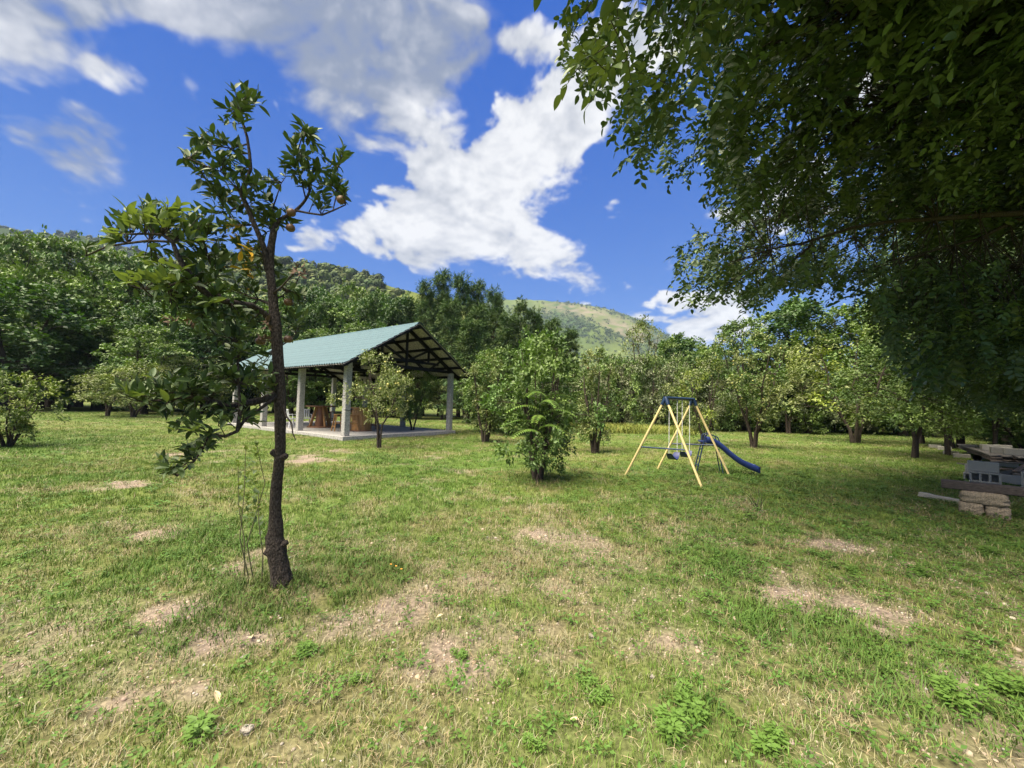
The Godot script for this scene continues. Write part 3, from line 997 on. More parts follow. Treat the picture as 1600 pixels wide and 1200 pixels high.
func build_pile() -> void:
	var g := "concrete blocks in the builders' pile"
	var face := func(p: Vector3) -> float: return atan2(-p.x, -p.z)   # turned to the camera
	var solid := block_mesh(Vector3(0.40, 0.20, 0.15), 0)
	var hollow := block_mesh(Vector3(0.40, 0.20, 0.20), 3)
	# two courses of rough stone carry the near beam
	var p := on_ground(1538, 806)
	var turn: float = face.call(p)
	var right := Vector3(cos(turn), 0, -sin(turn))
	var back := Vector3(-sin(turn), 0, -cos(turn))
	lay("rough_stone", "rough tan stone with a hole, lower left under the old beam", "stone", rough_stone(Vector3(0.25, 0.21, 0.30), 4), M.stone, p - right * 0.125 - Vector3(0, 0.03, 0), turn)
	lay("rough_stone", "rough tan stone wedged lower right under the old beam", "stone", rough_stone(Vector3(0.24, 0.19, 0.28), 9), M.stone, p + right * 0.12 - Vector3(0, 0.02, 0), turn + 0.1)
	lay("rough_stone", "long rough tan stone directly under the old beam", "stone", rough_stone(Vector3(0.46, 0.19, 0.30), 15), M.stone, p + Vector3(0, 0.165, 0), turn - 0.05)
	var beam := at(1542, 761, (p - EYE).dot(cam_f) + 0.05)
	beam.y = p.y + 0.35
	lay("timber_beam", "thick dark weathered timber beam lying across the rough stones", "beam", plank_mesh(1.75, 0.2, 0.125, 5), M.old_wood, beam + right * 0.40, turn + 0.12)
	var q := p + right * 0.75 + back * 0.15
	lay("concrete_block", "mossy concrete block on the grass under the beam's far end", "block", solid, M.block, Vector3(q.x, ground_y(q.x, q.z) - 0.01, q.z), turn + 0.2, g)
	lay("concrete_block", "mossy concrete block on its mate, carrying the beam's far end", "block", solid, M.block, Vector3(q.x, ground_y(q.x, q.z) + 0.15, q.z), turn + 0.12, g)
	var bd := on_ground(1474, 782)
	lay("stone_slab", "thin grey slab lying alone on the grass", "slab", plank_mesh(0.62, 0.14, 0.075, 3), M.block, bd, face.call(bd) - 0.25, "", Vector3(0, 0, -0.06))
	# hollow block with a solid one on it, in front
	p = on_ground(1540, 772)
	turn = face.call(p)
	right = Vector3(cos(turn), 0, -sin(turn)); back = Vector3(-sin(turn), 0, -cos(turn))
	lay("concrete_block", "solid concrete block on the ground under a hollow one", "block", solid, M.block, p, turn, g)
	lay("concrete_block", "hollow concrete block showing three cells below a solid block", "block", hollow, M.block, p + Vector3(0, 0.201, 0), turn + 0.02, g)
	lay("concrete_block", "solid concrete block on edge atop the three-celled block", "block", block_mesh(Vector3(0.40, 0.20, 0.12), 0), M.block, p + Vector3(0, 0.402, 0) - right * 0.02 + back * 0.02, turn - 0.03, g)
	var pr := p + right * 0.62 + back * 0.1
	pr.y = ground_y(pr.x, pr.z)
	lay("concrete_block", "solid concrete block hidden low beside the rubble boards", "block", solid, M.block, pr, turn, g)
	lay("concrete_block", "hollow concrete block standing with upright cells at the pile's edge", "block", block_mesh(Vector3(0.36, 0.28, 0.18), 3), M.block, pr + Vector3(0, 0.201, 0), turn - 0.1, g)
	p = on_ground(1526, 752)
	turn = face.call(p)
	right = Vector3(cos(turn), 0, -sin(turn)); back = Vector3(-sin(turn), 0, -cos(turn))
	lay("concrete_block", "hollow concrete block low in the second stack", "block", hollow, M.block, p, turn, g)
	lay("concrete_block", "pale solid concrete block crowning the second stack", "block", solid, M.block, p + Vector3(0, 0.201, 0) + right * 0.03, turn - 0.05, g)
	lay("concrete_block", "solid concrete block half hidden behind the second stack", "block", solid, M.block, p + right * 0.46 + back * 0.12 + Vector3(0, 0.02, 0), turn - 0.05, g)
	# stacked planks running back along the edge of the wood
	var n0 := on_ground(1556, 731)
	var n1 := on_ground(1470, 694)
	var run := n1 - n0
	run.y = 0
	var len := minf(run.length(), 6.0)
	run = run.normalized()
	var across := run.cross(Vector3.UP).normalized()
	if across.x < 0: across = -across
	var pt := atan2(-run.z, run.x)
	for k in 3:
		var o := n0 + run * (0.5 + (len - 1.0) * 0.5 * k)
		o.y = ground_y(o.x, o.z)
		lay("concrete_block", ["concrete block under the near end of the plank stack", "concrete block under the middle of the plank stack", "concrete block under the far end of the plank stack"][k], "block", solid, M.block, o + across * 0.3, pt + PI / 2, g)
	var y := 0.21
	for layer in 3:
		for k in 4:
			var o := n0 + run * len * 0.5 + across * (0.02 + 0.25 * k + rnd(-0.02, 0.02)) + run * rnd(-0.15, 0.15)
			o.y = ground_y(n0.x, n0.z) + y
			lay("stacked_plank", "grey weathered plank in the long stack by the wood", "plank", plank_mesh(len * rnd(0.92, 1.0), 0.23, 0.05, layer * 7 + k), M.grey_wood if layer == 2 else M.old_wood, o, pt, "planks of the long stack", Vector3(0, 0, 0))
		y += 0.062 if layer < 2 else 0.0
	y += 0.052
	var tops := [[0.6, 0.45, "concrete block lying at the near end of the plank stack", 0.2], [1.05, 0.25, "second concrete block from the near end on the planks", 0.3], [2.6, 0.55, "concrete block standing tallest on the plank stack", 0.1], [2.2, 0.2, "small concrete block flat on the planks' outer edge", 0.5]]
	for s in tops:
		var o: Vector3 = n0 + run * s[0] + across * s[1]
		o.y = ground_y(n0.x, n0.z) + y
		lay("concrete_block", s[2], "block", solid, M.block, o, face.call(o) + s[3], g)
	for s in [[1461, 699, "pale concrete block on the grass beyond the leaning trunk"], [1476, 703, "concrete block on the grass before the plank stack"], [1486, 711, "concrete block sunk in grass beside the plank stack"], [1503, 717, "concrete block close against the plank stack's foot"]]:
		var o := on_ground(s[0], s[1])
		lay("concrete_block", s[2], "block", solid, M.block, o - Vector3(0, 0.05, 0), face.call(o) + 0.3, g)
	# broken boards and rubble heaped at the right
	var hp := on_ground(1590, 752)
	for k in 14:
		var o := hp + Vector3(rnd(-0.3, 0.8), 0.03 + k * 0.028, rnd(-0.9, 0.5))
		lay("broken_board", ["tan", "grey", "pale chalky", "dark brown"][k % 4] + " broken board tossed on the rubble heap", "board", plank_mesh(rnd(0.5, 1.1), rnd(0.08, 0.16), 0.028, 40 + k), [M.tan_wood, M.grey_wood, M.rubble, M.old_wood][k % 4], o, rnd(0, TAU), "boards of the rubble heap", Vector3(rnd(-0.12, 0.12), 0, rnd(-0.18, 0.18)))
	for k in 10:
		var o := hp + Vector3(rnd(-0.25, 0.9), rnd(0.0, 0.22), rnd(-0.9, 0.6))
		lay("rubble_chunk", "pale lump of broken concrete in the rubble heap", "rubble", rough_stone(Vector3(rnd(0.12, 0.3), rnd(0.08, 0.16), rnd(0.12, 0.24)), 60 + k), M.rubble, o, rnd(0, TAU), "lumps of the rubble heap")
	var pp := hp + Vector3(0.25, 0.44, -1.0)
	var pm := MB.new()
	pm.tube([Vector3(-0.5, 0.05, 0), Vector3(0.5, -0.06, 0)], [0.08, 0.08], 18)
	lay("clay_pipe", "pale round pipe lying on top of the rubble heap", "pipe", pm.mesh(false), M.rubble, pp, 0.7)

# ------------------------------------------------------------------ trees
func profile(shape: String, t: float) -> float:
	match shape:
		"round": return pow(maxf(0.0, 1.0 - pow(absf(t - 0.45) / 0.58, 2.4)), 0.6)
		"vase": return lerpf(0.35, 1.0, pow(t, 0.8)) * pow(maxf(0.0, 1.0 - pow(t, 6.0)), 0.6)
		"cone": return pow(1.0 - t, 0.75) * 0.95 + 0.07
		"pine": return (0.55 + 0.45 * sin(PI * minf(1.0, t * 1.25 + 0.1))) * pow(1.0 - t, 0.45) + 0.05
		"flat": return lerpf(0.5, 1.0, smoothstep(0.0, 0.6, t)) * pow(maxf(0.0, 1.0 - pow(t, 4.0)), 0.6) + 0.05
	return 1.0

func limb(w: MB, r: RandomNumberGenerator, a: Vector3, b: Vector3, r0: float, r1: float, sag: float, sides := 5, n := 4) -> void:
	var pts := []
	var rad := []
	var l := a.distance_to(b)
	for k in n + 1:
		var t := float(k) / n
		var j := Vector3(r.randf_range(-1, 1), r.randf_range(-1, 1), r.randf_range(-1, 1)) * l * 0.05 * sin(PI * t)
		pts.append(a.lerp(b, t) + Vector3(0, sag * l * sin(PI * t), 0) + j)
		rad.append(lerpf(r0, r1, t))
	w.tube(pts, rad, sides)

func grow(o: Dictionary) -> Array:
	var r := RandomNumberGenerator.new()
	r.seed = o.seed
	var wood := MB.new()
	var crown := MB.new()
	var h: float = o.h
	var cb: float = o.cb
	var rad: float = o.rad
	var nodes := []
	var stems: int = o.stems
	for s in stems:
		var an := TAU * (s + r.randf_range(-0.2, 0.2)) / stems
		var out := Vector3(cos(an), 0, sin(an))
		var spread: float = 0.0 if stems == 1 else rad * o.get("fork", 0.5)
		var low: float = o.get("split", 0.0)
		var pts := []
		var rads := []
		var n := 7
		for k in n + 1:
			var t := float(k) / n
			var y: float = h * 0.9 * t
			var open := maxf(0.0, (y - low) / maxf(0.1, h * 0.9 - low))
			var p: Vector3 = out * (spread * pow(open, 0.8) + o.tr * 0.7 * (1.0 if stems > 1 else 0.0)) + Vector3(r.randf_range(-1, 1), 0, r.randf_range(-1, 1)) * rad * 0.045 * minf(1.0, t * 4.0)
			p.y = y - (0.08 if k == 0 else 0.0)
			pts.append(p)
			var rr: float = o.tr * pow(1.0 - t, 0.8) + o.tr * 0.08
			if k == 0: rr *= 1.5
			rads.append(rr)
			if t > 0.12: nodes.append([p, rr])
		wood.tube(pts, rads, 7, 0.12, r)
	var lobes := FastNoiseLite.new()
	lobes.seed = o.seed
	lobes.frequency = 0.7
	var cols: Array = o.cols
	var shape: String = o.shape
	for c in o.clumps:
		var t := r.randf()
		if shape in ["cone", "pine"]: t = pow(t, 1.25)
		var an := r.randf() * TAU
		var edge := profile(shape, t) * rad * (0.92 + 1.1 * lobes.get_noise_3d(cos(an) * 2.0, t * 4.0, sin(an) * 2.0))
		var rr := edge * sqrt(r.randf_range(o.get("core", 0.18), 1.0))
		var p := Vector3(cos(an) * rr, cb + t * (h - cb), sin(an) * rr)
		var best := 1e9
		var from := Vector3.ZERO
		var fr := 0.02
		for nd in nodes:
			var drop: float = p.y - nd[0].y
			var dd: float = p.distance_to(nd[0]) + (0.0 if drop > 0.0 else -drop * 0.8)
			if dd < best:
				best = dd; from = nd[0]; fr = nd[1]
		limb(wood, r, from, p, minf(fr * 0.55, o.tr * 0.32), o.tr * 0.05, o.get("sag", 0.08))
		var base: Color = cols[r.randi() % cols.size()]
		base = base * r.randf_range(0.82, 1.2)
		var cr: float = o.cr * r.randf_range(0.65, 1.25)
		var axes := []
		for k in 6:
			var ax := Vector3(r.randf_range(-1, 1), r.randf_range(-0.5, 1.0), r.randf_range(-1, 1))
			ax += Vector3(p.x, 0, p.z).normalized() * 0.5
			ax.y *= o.get("flatten", 1.0)
			axes.append(ax.normalized())
		for k in int(o.per):
			var ax: Vector3 = axes[r.randi() % 6]
			var q := p + ax * cr * pow(r.randf(), 0.55) + Vector3(r.randf_range(-1, 1), r.randf_range(-1, 1) * o.get("flatten", 1.0), r.randf_range(-1, 1)) * cr * 0.24
			var d: Vector3 = (ax * o.get("aim", 0.8) + Vector3(r.randf_range(-1, 1), r.randf_range(-1, 0.8), r.randf_range(-1, 1))).normalized()
			var up := (Vector3.UP + Vector3(r.randf_range(-1, 1), r.randf_range(-0.6, 0.6), r.randf_range(-1, 1)) * 0.9).normalized()
			crown.col = base * r.randf_range(0.75, 1.3)
			crown.leaf(q, d, up, o.ll * r.randf_range(0.7, 1.3), o.lw * r.randf_range(0.75, 1.2), 0.16)
	return [wood.mesh(false), crown.mesh(), h, rad]

var protos := {}

func plant(called: String, kind: String, p: Vector3, h: float, half: float, label: String, category: String, group := "", bark: Material = null, fruit := 0, fruit_mat: Material = null) -> Node3D:
	var pr: Array = protos[kind]
	var t := thing(called, label, category, p - Vector3(0, 0.03, 0), rnd(0, TAU), group)
	var ky: float = h / pr[2]
	var kx: float = half / pr[3]
	var sc := Vector3(kx, ky, kx)
	var w := part(t, "trunk", pr[0], bark if bark else M.bark)
	w.scale = sc
	var c := part(t, "crown", pr[1], M.needle if kind.begins_with("pine") else M.leaf)
	c.scale = sc
	if fruit > 0:
		var s := SphereMesh.new()
		s.radius = 0.034; s.height = 0.064; s.radial_segments = 10; s.rings = 6
		var arr: PackedVector3Array = pr[1].surface_get_arrays(0)[Mesh.ARRAY_VERTEX]
		for k in fruit:
			part(t, "fruit", s, fruit_mat, arr[rng.randi() % arr.size()] * sc * Vector3(1.0, 0.98, 1.0))
	return t

# a tree standing on the lawn: foot, top and half width in pixels of the photograph
func stand(called: String, kind: String, px: float, py: float, top: float, half_px: float, label: String, category: String, group := "", bark: Material = null, fruit := 0, fruit_mat: Material = null) -> Node3D:
	var p := on_ground(px, py)
	var depth := (p - EYE).dot(cam_f)
	var h := at(px, top, depth).y - p.y
	return plant(called, kind, p, h, half_px / F * depth, label, category, group, bark, fruit, fruit_mat)

# a tree of the wood behind: column, top and half width in pixels, and its depth in metres
func behind(called: String, kind: String, px: float, top: float, half_px: float, depth: float, label: String, group: String) -> Node3D:
	var p := at(px, 640, depth)
	var h := at(px, top, depth).y
	return plant(called, kind, Vector3(p.x, ground_y(p.x, p.z), p.z), h, half_px / F * depth, label, "tree", group)

func build_trees() -> void:
	var olive := [Color(0.185, 0.215, 0.070), Color(0.144, 0.181, 0.056), Color(0.188, 0.219, 0.081), Color(0.112, 0.150, 0.044), Color(0.169, 0.194, 0.069)]
	var green := [Color(0.089, 0.156, 0.039), Color(0.127, 0.194, 0.051), Color(0.075, 0.127, 0.033)]
	var deep := [Color(0.056, 0.110, 0.033), Color(0.077, 0.137, 0.040), Color(0.049, 0.093, 0.037)]
	var mid := [Color(0.113, 0.177, 0.048), Color(0.145, 0.209, 0.055), Color(0.089, 0.148, 0.041)]
	var lime := [Color(0.187, 0.231, 0.039), Color(0.143, 0.193, 0.039), Color(0.110, 0.154, 0.039)]
	var pine := [Color(0.067, 0.114, 0.044), Color(0.086, 0.140, 0.047), Color(0.110, 0.153, 0.053)]
	var grey := [Color(0.156, 0.180, 0.096), Color(0.192, 0.204, 0.120), Color(0.120, 0.150, 0.072)]
	protos.apple_a = grow({"seed": 1, "h": 3.0, "cb": 0.85, "rad": 1.5, "tr": 0.043, "stems": 3, "fork": 0.55, "split": 0.55, "clumps": 60, "cr": 0.33, "per": 92, "ll": 0.085, "lw": 0.043, "cols": olive, "shape": "round", "core": 0.1})
	protos.apple_b = grow({"seed": 2, "h": 3.0, "cb": 0.7, "rad": 1.5, "tr": 0.04, "stems": 4, "fork": 0.6, "split": 0.3, "clumps": 54, "cr": 0.33, "per": 100, "ll": 0.085, "lw": 0.045, "cols": olive + green, "shape": "vase", "core": 0.1})
	protos.lime_a = grow({"seed": 3, "h": 3.0, "cb": 0.6, "rad": 1.4, "tr": 0.035, "stems": 4, "fork": 0.5, "split": 0.2, "clumps": 50, "cr": 0.34, "per": 100, "ll": 0.09, "lw": 0.05, "cols": lime + olive, "shape": "round", "core": 0.1})
	protos.bush_a = grow({"seed": 4, "h": 2.6, "cb": 0.35, "rad": 0.85, "tr": 0.045, "stems": 6, "fork": 0.55, "split": 0.0, "clumps": 58, "cr": 0.26, "per": 110, "ll": 0.075, "lw": 0.042, "cols": green + olive, "shape": "vase", "core": 0.05})
	protos.bush_b = grow({"seed": 5, "h": 2.6, "cb": 0.25, "rad": 0.95, "tr": 0.05, "stems": 5, "fork": 0.6, "split": 0.0, "clumps": 62, "cr": 0.30, "per": 115, "ll": 0.09, "lw": 0.05, "cols": green, "shape": "round", "core": 0.05})
	protos.lime_bush = grow({"seed": 21, "h": 2.4, "cb": 0.3, "rad": 1.2, "tr": 0.03, "stems": 8, "fork": 0.6, "split": 0.0, "clumps": 62, "cr": 0.30, "per": 115, "ll": 0.09, "lw": 0.045, "cols": lime, "shape": "vase", "core": 0.05})
	protos.hedge_a = grow({"seed": 6, "h": 3.0, "cb": 0.2, "rad": 1.8, "tr": 0.07, "stems": 4, "fork": 0.6, "split": 0.0, "clumps": 70, "cr": 0.48, "per": 110, "ll": 0.15, "lw": 0.085, "cols": mid + grey, "shape": "round", "core": 0.05})
	protos.broad_a = grow({"seed": 7, "h": 12.0, "cb": 1.2, "rad": 4.2, "tr": 0.24, "stems": 2, "fork": 0.35, "split": 2.0, "clumps": 120, "cr": 1.15, "per": 130, "ll": 0.34, "lw": 0.22, "cols": deep, "shape": "round", "core": 0.15})
	protos.broad_b = grow({"seed": 8, "h": 12.0, "cb": 1.5, "rad": 4.2, "tr": 0.22, "stems": 3, "fork": 0.45, "split": 1.5, "clumps": 110, "cr": 1.2, "per": 130, "ll": 0.34, "lw": 0.2, "cols": mid, "shape": "flat", "core": 0.15, "flatten": 0.5})
	protos.broad_c = grow({"seed": 9, "h": 12.0, "cb": 1.0, "rad": 4.0, "tr": 0.2, "stems": 2, "fork": 0.3, "split": 2.5, "clumps": 120, "cr": 1.1, "per": 130, "ll": 0.32, "lw": 0.2, "cols": mid + deep, "shape": "vase", "core": 0.12})
	protos.pine_a = grow({"seed": 10, "h": 14.0, "cb": 1.5, "rad": 2.9, "tr": 0.2, "stems": 1, "clumps": 120, "cr": 0.85, "per": 120, "ll": 0.42, "lw": 0.085, "cols": pine, "shape": "pine", "aim": 1.6, "sag": -0.04, "core": 0.1})
	protos.pine_b = grow({"seed": 11, "h": 14.0, "cb": 0.8, "rad": 2.6, "tr": 0.2, "stems": 1, "clumps": 130, "cr": 0.75, "per": 115, "ll": 0.40, "lw": 0.085, "cols": pine, "shape": "cone", "aim": 1.6, "sag": -0.04, "core": 0.1})
	protos.open_a = grow({"seed": 12, "h": 6.0, "cb": 2.0, "rad": 2.4, "tr": 0.12, "stems": 4, "fork": 0.55, "split": 0.8, "clumps": 46, "cr": 0.55, "per": 70, "ll": 0.16, "lw": 0.09, "cols": olive, "shape": "flat", "core": 0.2})
	protos.shade_a = grow({"seed": 13, "h": 6.0, "cb": 1.3, "rad": 2.4, "tr": 0.065, "stems": 2, "fork": 0.35, "split": 1.0, "clumps": 110, "cr": 0.62, "per": 120, "ll": 0.12, "lw": 0.065, "cols": mid, "shape": "round", "core": 0.1})
	# orchard trees and bushes on the lawn, near ones first
	var g := "orchard trees on the lawn"
	stand("leafy_bush", "bush_b", 840, 747, 525, 62, "tall leafy bush with dark stems grown through by a feathery sapling", "bush")
	stand("apple_tree", "apple_a", 592, 699, 556, 56, "small apple tree with forked trunk before the pavilion slab", "tree", g, null, 26, M.fruit)
	stand("orchard_bush", "bush_a", 758, 690, 560, 40, "loose pale bush beside the pavilion's right-hand pillar", "bush", "", null, 8, M.fruit)
	stand("orchard_bush", "bush_a", 930, 706, 552, 42, "upright bush with reddish fruit between sapling and swing set", "bush", "", null, 7, M.red_fruit)
	stand("apple_tree", "apple_b", 644, 676, 575, 42, "low apple tree at the back edge of the slab", "tree", g)
	stand("young_tree", "lime_bush", 12, 698, 582, 58, "yellow-green young bush on many thin stems in rough grass", "bush")
	stand("apple_tree", "lime_a", 1098, 697, 560, 52, "lime-leaved fruit tree right behind the slide", "tree", g)
	stand("apple_tree", "apple_b", 1178, 699, 520, 74, "many-stemmed apple tree hung with small yellow fruit", "tree", g, null, 40, M.fruit)
	stand("apple_tree", "apple_a", 1232, 677, 545, 55, "apple tree with twin trunks further back in the row", "tree", g, null, 10, M.fruit)
	stand("apple_tree", "lime_a", 1336, 692, 512, 92, "wide apple tree whose trunk leans and forks low", "tree", g, null, 20, M.fruit)
	stand("apple_tree", "apple_b", 1408, 678, 540, 52, "apple tree with a whitewashed crooked trunk", "tree", g, M.pale_bark, 8, M.fruit)
	for a in [[104, 640, 545, 60, "apple_b", "grey-green apple tree before the dark forest edge"], [168, 650, 575, 46, "apple_a", "low round apple tree on a bent trunk, pale leaves"], [208, 652, 565, 55, "lime_a", "spreading apple tree beside the low branch's tip"], [262, 648, 560, 46, "apple_a", "apple tree seen through the foreground tree's lower leaves"], [330, 647, 562, 48, "apple_b", "apple tree left of the pavilion's far end"]]:
		stand("apple_tree", a[4], a[0], a[1], a[2], a[3], a[5], "tree", g, null, 10, M.fruit)
	for a in [[440, 648, 575, 40], [486, 649, 570, 44], [540, 650, 575, 40], [600, 652, 580, 40], [690, 655, 575, 36], [725, 655, 560, 34]]:
		stand("apple_tree", ["apple_a", "apple_b"][int(a[0]) % 2], a[0], a[1], a[2], a[3], "pale green apple tree seen beyond the pavilion", "tree", "apple trees behind the pavilion")
	# hedge of shrubs beyond the far edge of the lawn
	for k in 40:
		var px := 760.0 + 20.0 * k + rnd(-6, 6)
		var p := at(px, 640, rnd(28.0, 36.0))
		var h := at(px, rnd(560, 592) + (18.0 if px > 1130.0 else 0.0), (p - EYE).dot(cam_f)).y
		plant("hedge_shrub", "hedge_a", Vector3(p.x, ground_y(p.x, p.z), p.z), h, rnd(1.3, 2.1), "grey-green wild shrub in the hedge beyond the lawn", "shrub", "wild shrubs of the hedge")
	for a in [[775, 548, 55, 22], [850, 560, 50, 24], [800, 575, 40, 20]]:
		behind("round_tree", "broad_b", a[0], a[1], a[2], a[3], "light green rounded tree between bush and pines", "rounded trees below the pines")
	behind("open_tree", "open_a", 1006, 504, 40, 38, "thin-crowned tree with bare branches above the hedge", "")
	for a in [[1060, 528, 50, 40], [1100, 545, 40, 36], [955, 560, 40, 42]]:
		behind("hedge_tree", "broad_c", a[0], a[1], a[2], a[3], "bushy tree rising behind the hedge", "bushy trees behind the hedge")
	for a in [[1165, 505, 55, 30, "broad_b"], [1245, 475, 75, 32, "broad_c"], [1330, 482, 70, 30, "broad_b"], [1410, 490, 60, 28, "broad_c"]]:
		behind("tall_tree", a[4], a[0], a[1], a[2], a[3], ("layered" if a[4] == "broad_b" else "upright") + " tall sunlit tree behind the right-hand orchard row", "tall trees behind the orchard row")
	# forest at the left
	var wild := "forest trees beyond the orchard"
	behind("dark_tree", "broad_a", 20, 448, 95, 33, "broad blue-green tree bulging from the dark forest edge", "")
	behind("feathery_tree", "broad_b", 225, 512, 50, 32, "bright layered tree before the shadowed forest", "")
	for a in [[-60, 390, 80, 44], [-10, 385, 70, 47], [30, 372, 55, 46], [75, 378, 60, 43], [120, 388, 60, 46], [165, 398, 60, 42], [205, 408, 60, 46], [250, 425, 60, 42], [295, 440, 60, 45], [340, 450, 55, 42], [385, 470, 50, 45], [430, 470, 50, 43], [150, 470, 60, 38], [60, 470, 70, 39], [250, 480, 60, 38], [320, 500, 55, 37]]:
		behind("forest_tree", ["broad_b", "broad_c", "broad_a"][int(a[0] + 90) % 3], a[0], a[1], a[2], a[3], {"broad_a": "dark round-crowned forest tree massed behind the left orchard", "broad_b": "layered mid-green forest tree massed behind the left orchard", "broad_c": "upright mixed-green forest tree massed behind the left orchard"}[["broad_b", "broad_c", "broad_a"][int(a[0] + 90) % 3]], wild)
	for a in [[475, 455, 50, 50], [510, 470, 45, 46], [545, 450, 50, 52], [585, 462, 48, 50], [625, 470, 45, 48], [500, 520, 45, 38], [560, 510, 45, 40], [615, 515, 42, 38], [650, 520, 40, 36], [455, 530, 40, 36]]:
		behind("forest_tree", ["broad_c", "broad_a", "broad_b"][int(a[0]) % 3], a[0], a[1], a[2], a[3], {"broad_a": "dark round forest tree rising above the pavilion roof", "broad_b": "layered green forest tree rising above the pavilion roof", "broad_c": "upright green forest tree rising above the pavilion roof"}[["broad_c", "broad_a", "broad_b"][int(a[0]) % 3]], "forest trees above the pavilion")
	for a in [[660, 440, 32, 44], [686, 424, 34, 46], [716, 430, 34, 44], [742, 440, 32, 45], [768, 452, 32, 43], [832, 484, 32, 42], [862, 500, 32, 41], [888, 514, 30, 40], [700, 470, 36, 40], [640, 470, 30, 47], [790, 490, 34, 40], [850, 525, 34, 37], [745, 480, 34, 40]]:
		behind("pine_tree", "pine_a", a[0], a[1], a[2], a[3], "dark loose-crowned pine behind the pavilion", "pines behind the pavilion")
	behind("pine_tree", "pine_b", 810, 466, 26, 41, "pointed dark pine standing above its neighbours", "")
	behind("feathery_tree", "pine_a", 732, 500, 40, 30, "soft light green conifer right of the pavilion roof", "")
	# shaded trees at the right edge
	var p := on_ground(1428, 716)
	plant("shade_tree", "shade_a", p, 5.2, 2.1, "dark tree with an ivy-clad trunk before the plank stack", "tree", "", M.dark_bark)
	for a in [[1490, 700, 3.6, 1.9], [1560, 700, 4.5, 2.1], [1640, 705, 5.0, 2.3], [1720, 715, 5.5, 2.4], [1460, 682, 5.5, 2.4], [1535, 682, 6.0, 2.6], [1610, 684, 6.5, 2.7], [1700, 690, 6.5, 2.7], [1800, 700, 6.0, 2.6]]:
		var o := on_ground(a[0], a[1])
		plant("wood_tree", "shade_a", o, a[2], a[3], "deep green tree in the shaded wood behind the pile", "tree", "trees of the shaded wood", M.dark_bark)
	for a in [[1440, 372, 75, 21], [1500, 340, 85, 19], [1570, 320, 90, 17], [1640, 300, 100, 17], [1730, 290, 110, 18], [1480, 450, 70, 15], [1550, 430, 80, 14], [1630, 420, 90, 14]]:
		var w := behind("tall_shade_tree", "shade_a", a[0], a[1], a[2], a[3], "tall deep green tree closing the view above the pile", "tall trees closing the view above the pile")
		(w.get_node("trunk") as MeshInstance3D).set_surface_override_material(0, M.dark_bark)
	for a in [[1500, 682, 0.8], [1545, 690, 1.0], [1590, 705, 1.1], [1520, 676, 1.0], [1475, 676, 0.7], [1620, 720, 1.2]]:
		var o := on_ground(a[0], a[1])
		plant("undergrowth_shrub", "bush_b", o, a[2] * 1.3, a[2], "low shrub in the undergrowth behind the pile", "shrub", "undergrowth behind the pile")
	sapling()

# a feathery sapling: arching fronds with paired leaflets
func sapling() -> void:
	var p := on_ground(838, 752)
	var t := thing("feathery_sapling", "sapling with long feathery compound leaves inside the leafy bush", "sapling", p)
	var w := MB.new()
	var top := Vector3(0.05, 1.75, 0.05)
	limb(w, rng, Vector3(0, -0.05, 0), top, 0.022, 0.010, 0.0, 7, 6)
	part(t, "stem", w.mesh(false), M.bark)
	for k in 15:
		var f := MB.new()
		var a := k * 2.4
		var y := 0.95 + 0.058 * k
		var out := Vector3(cos(a), 0, sin(a))
		var o := Vector3(0.05 * y, y, 0.05 * y)
		var l := rnd(0.5, 0.75)
		var spine := []
		var rad := []
		for q in 9:
			var u := q / 8.0
			spine.append(o + out * l * u + Vector3(0, l * (0.55 * u - 0.62 * u * u), 0))
			rad.append(lerpf(0.006, 0.0015, u))
		f.col = Color(0.10, 0.13, 0.03)
		f.tube(spine, rad, 4)
		for q in range(1, 9):
			for s in [-1.0, 1.0]:
				f.col = vary(Color(0.115, 0.19, 0.032), 0.2)
				var d: Vector3 = (out.cross(Vector3.UP) * s + out * 0.45 - Vector3(0, 0.25, 0)).normalized()
				f.leaf(spine[q], d, Vector3.UP + out * 0.2, 0.15 * (1.15 - 0.07 * q), 0.042, 0.1)
				f.leaf(spine[q].lerp(spine[q - 1], 0.5), d, Vector3.UP + out * 0.2, 0.15 * (1.15 - 0.07 * q), 0.042, 0.1)
		part(t, "frond", f.mesh(), M.leaf)

# ------------------------------------------------------------------ the apple tree in front
func leaf_mesh(l: float, w: float, curl: float, fold: float) -> ArrayMesh:
	var m := MB.new()
	var n := 5
	for k in n + 1:
		var t := float(k) / n
		var half := w * 0.5 * pow(sin(PI * pow(t, 0.8)), 0.75) * (1.0 if k > 0 and k < n else 0.05)
		var y := -curl * l * t * t
		var z := -l * t
		m.vert(Vector3(-half, y + fold * half, z)); m.vert(Vector3(0, y, z)); m.vert(Vector3(half, y + fold * half, z))
	for k in n:
		var a := k * 3
		m.tri(a, a + 3, a + 4); m.tri(a, a + 4, a + 1)
		m.tri(a + 1, a + 4, a + 5); m.tri(a + 1, a + 5, a + 2)
	for k in range(0, m.i.size(), 3):
		var t := m.i[k]; m.i[k] = m.i[k + 1]; m.i[k + 1] = t
	return m.mesh(false)

func leaf_basis(d: Vector3, up: Vector3) -> Basis:
	var z := -d.normalized()
	var x := up.cross(z).normalized()
	return Basis(x, z.cross(x), z)

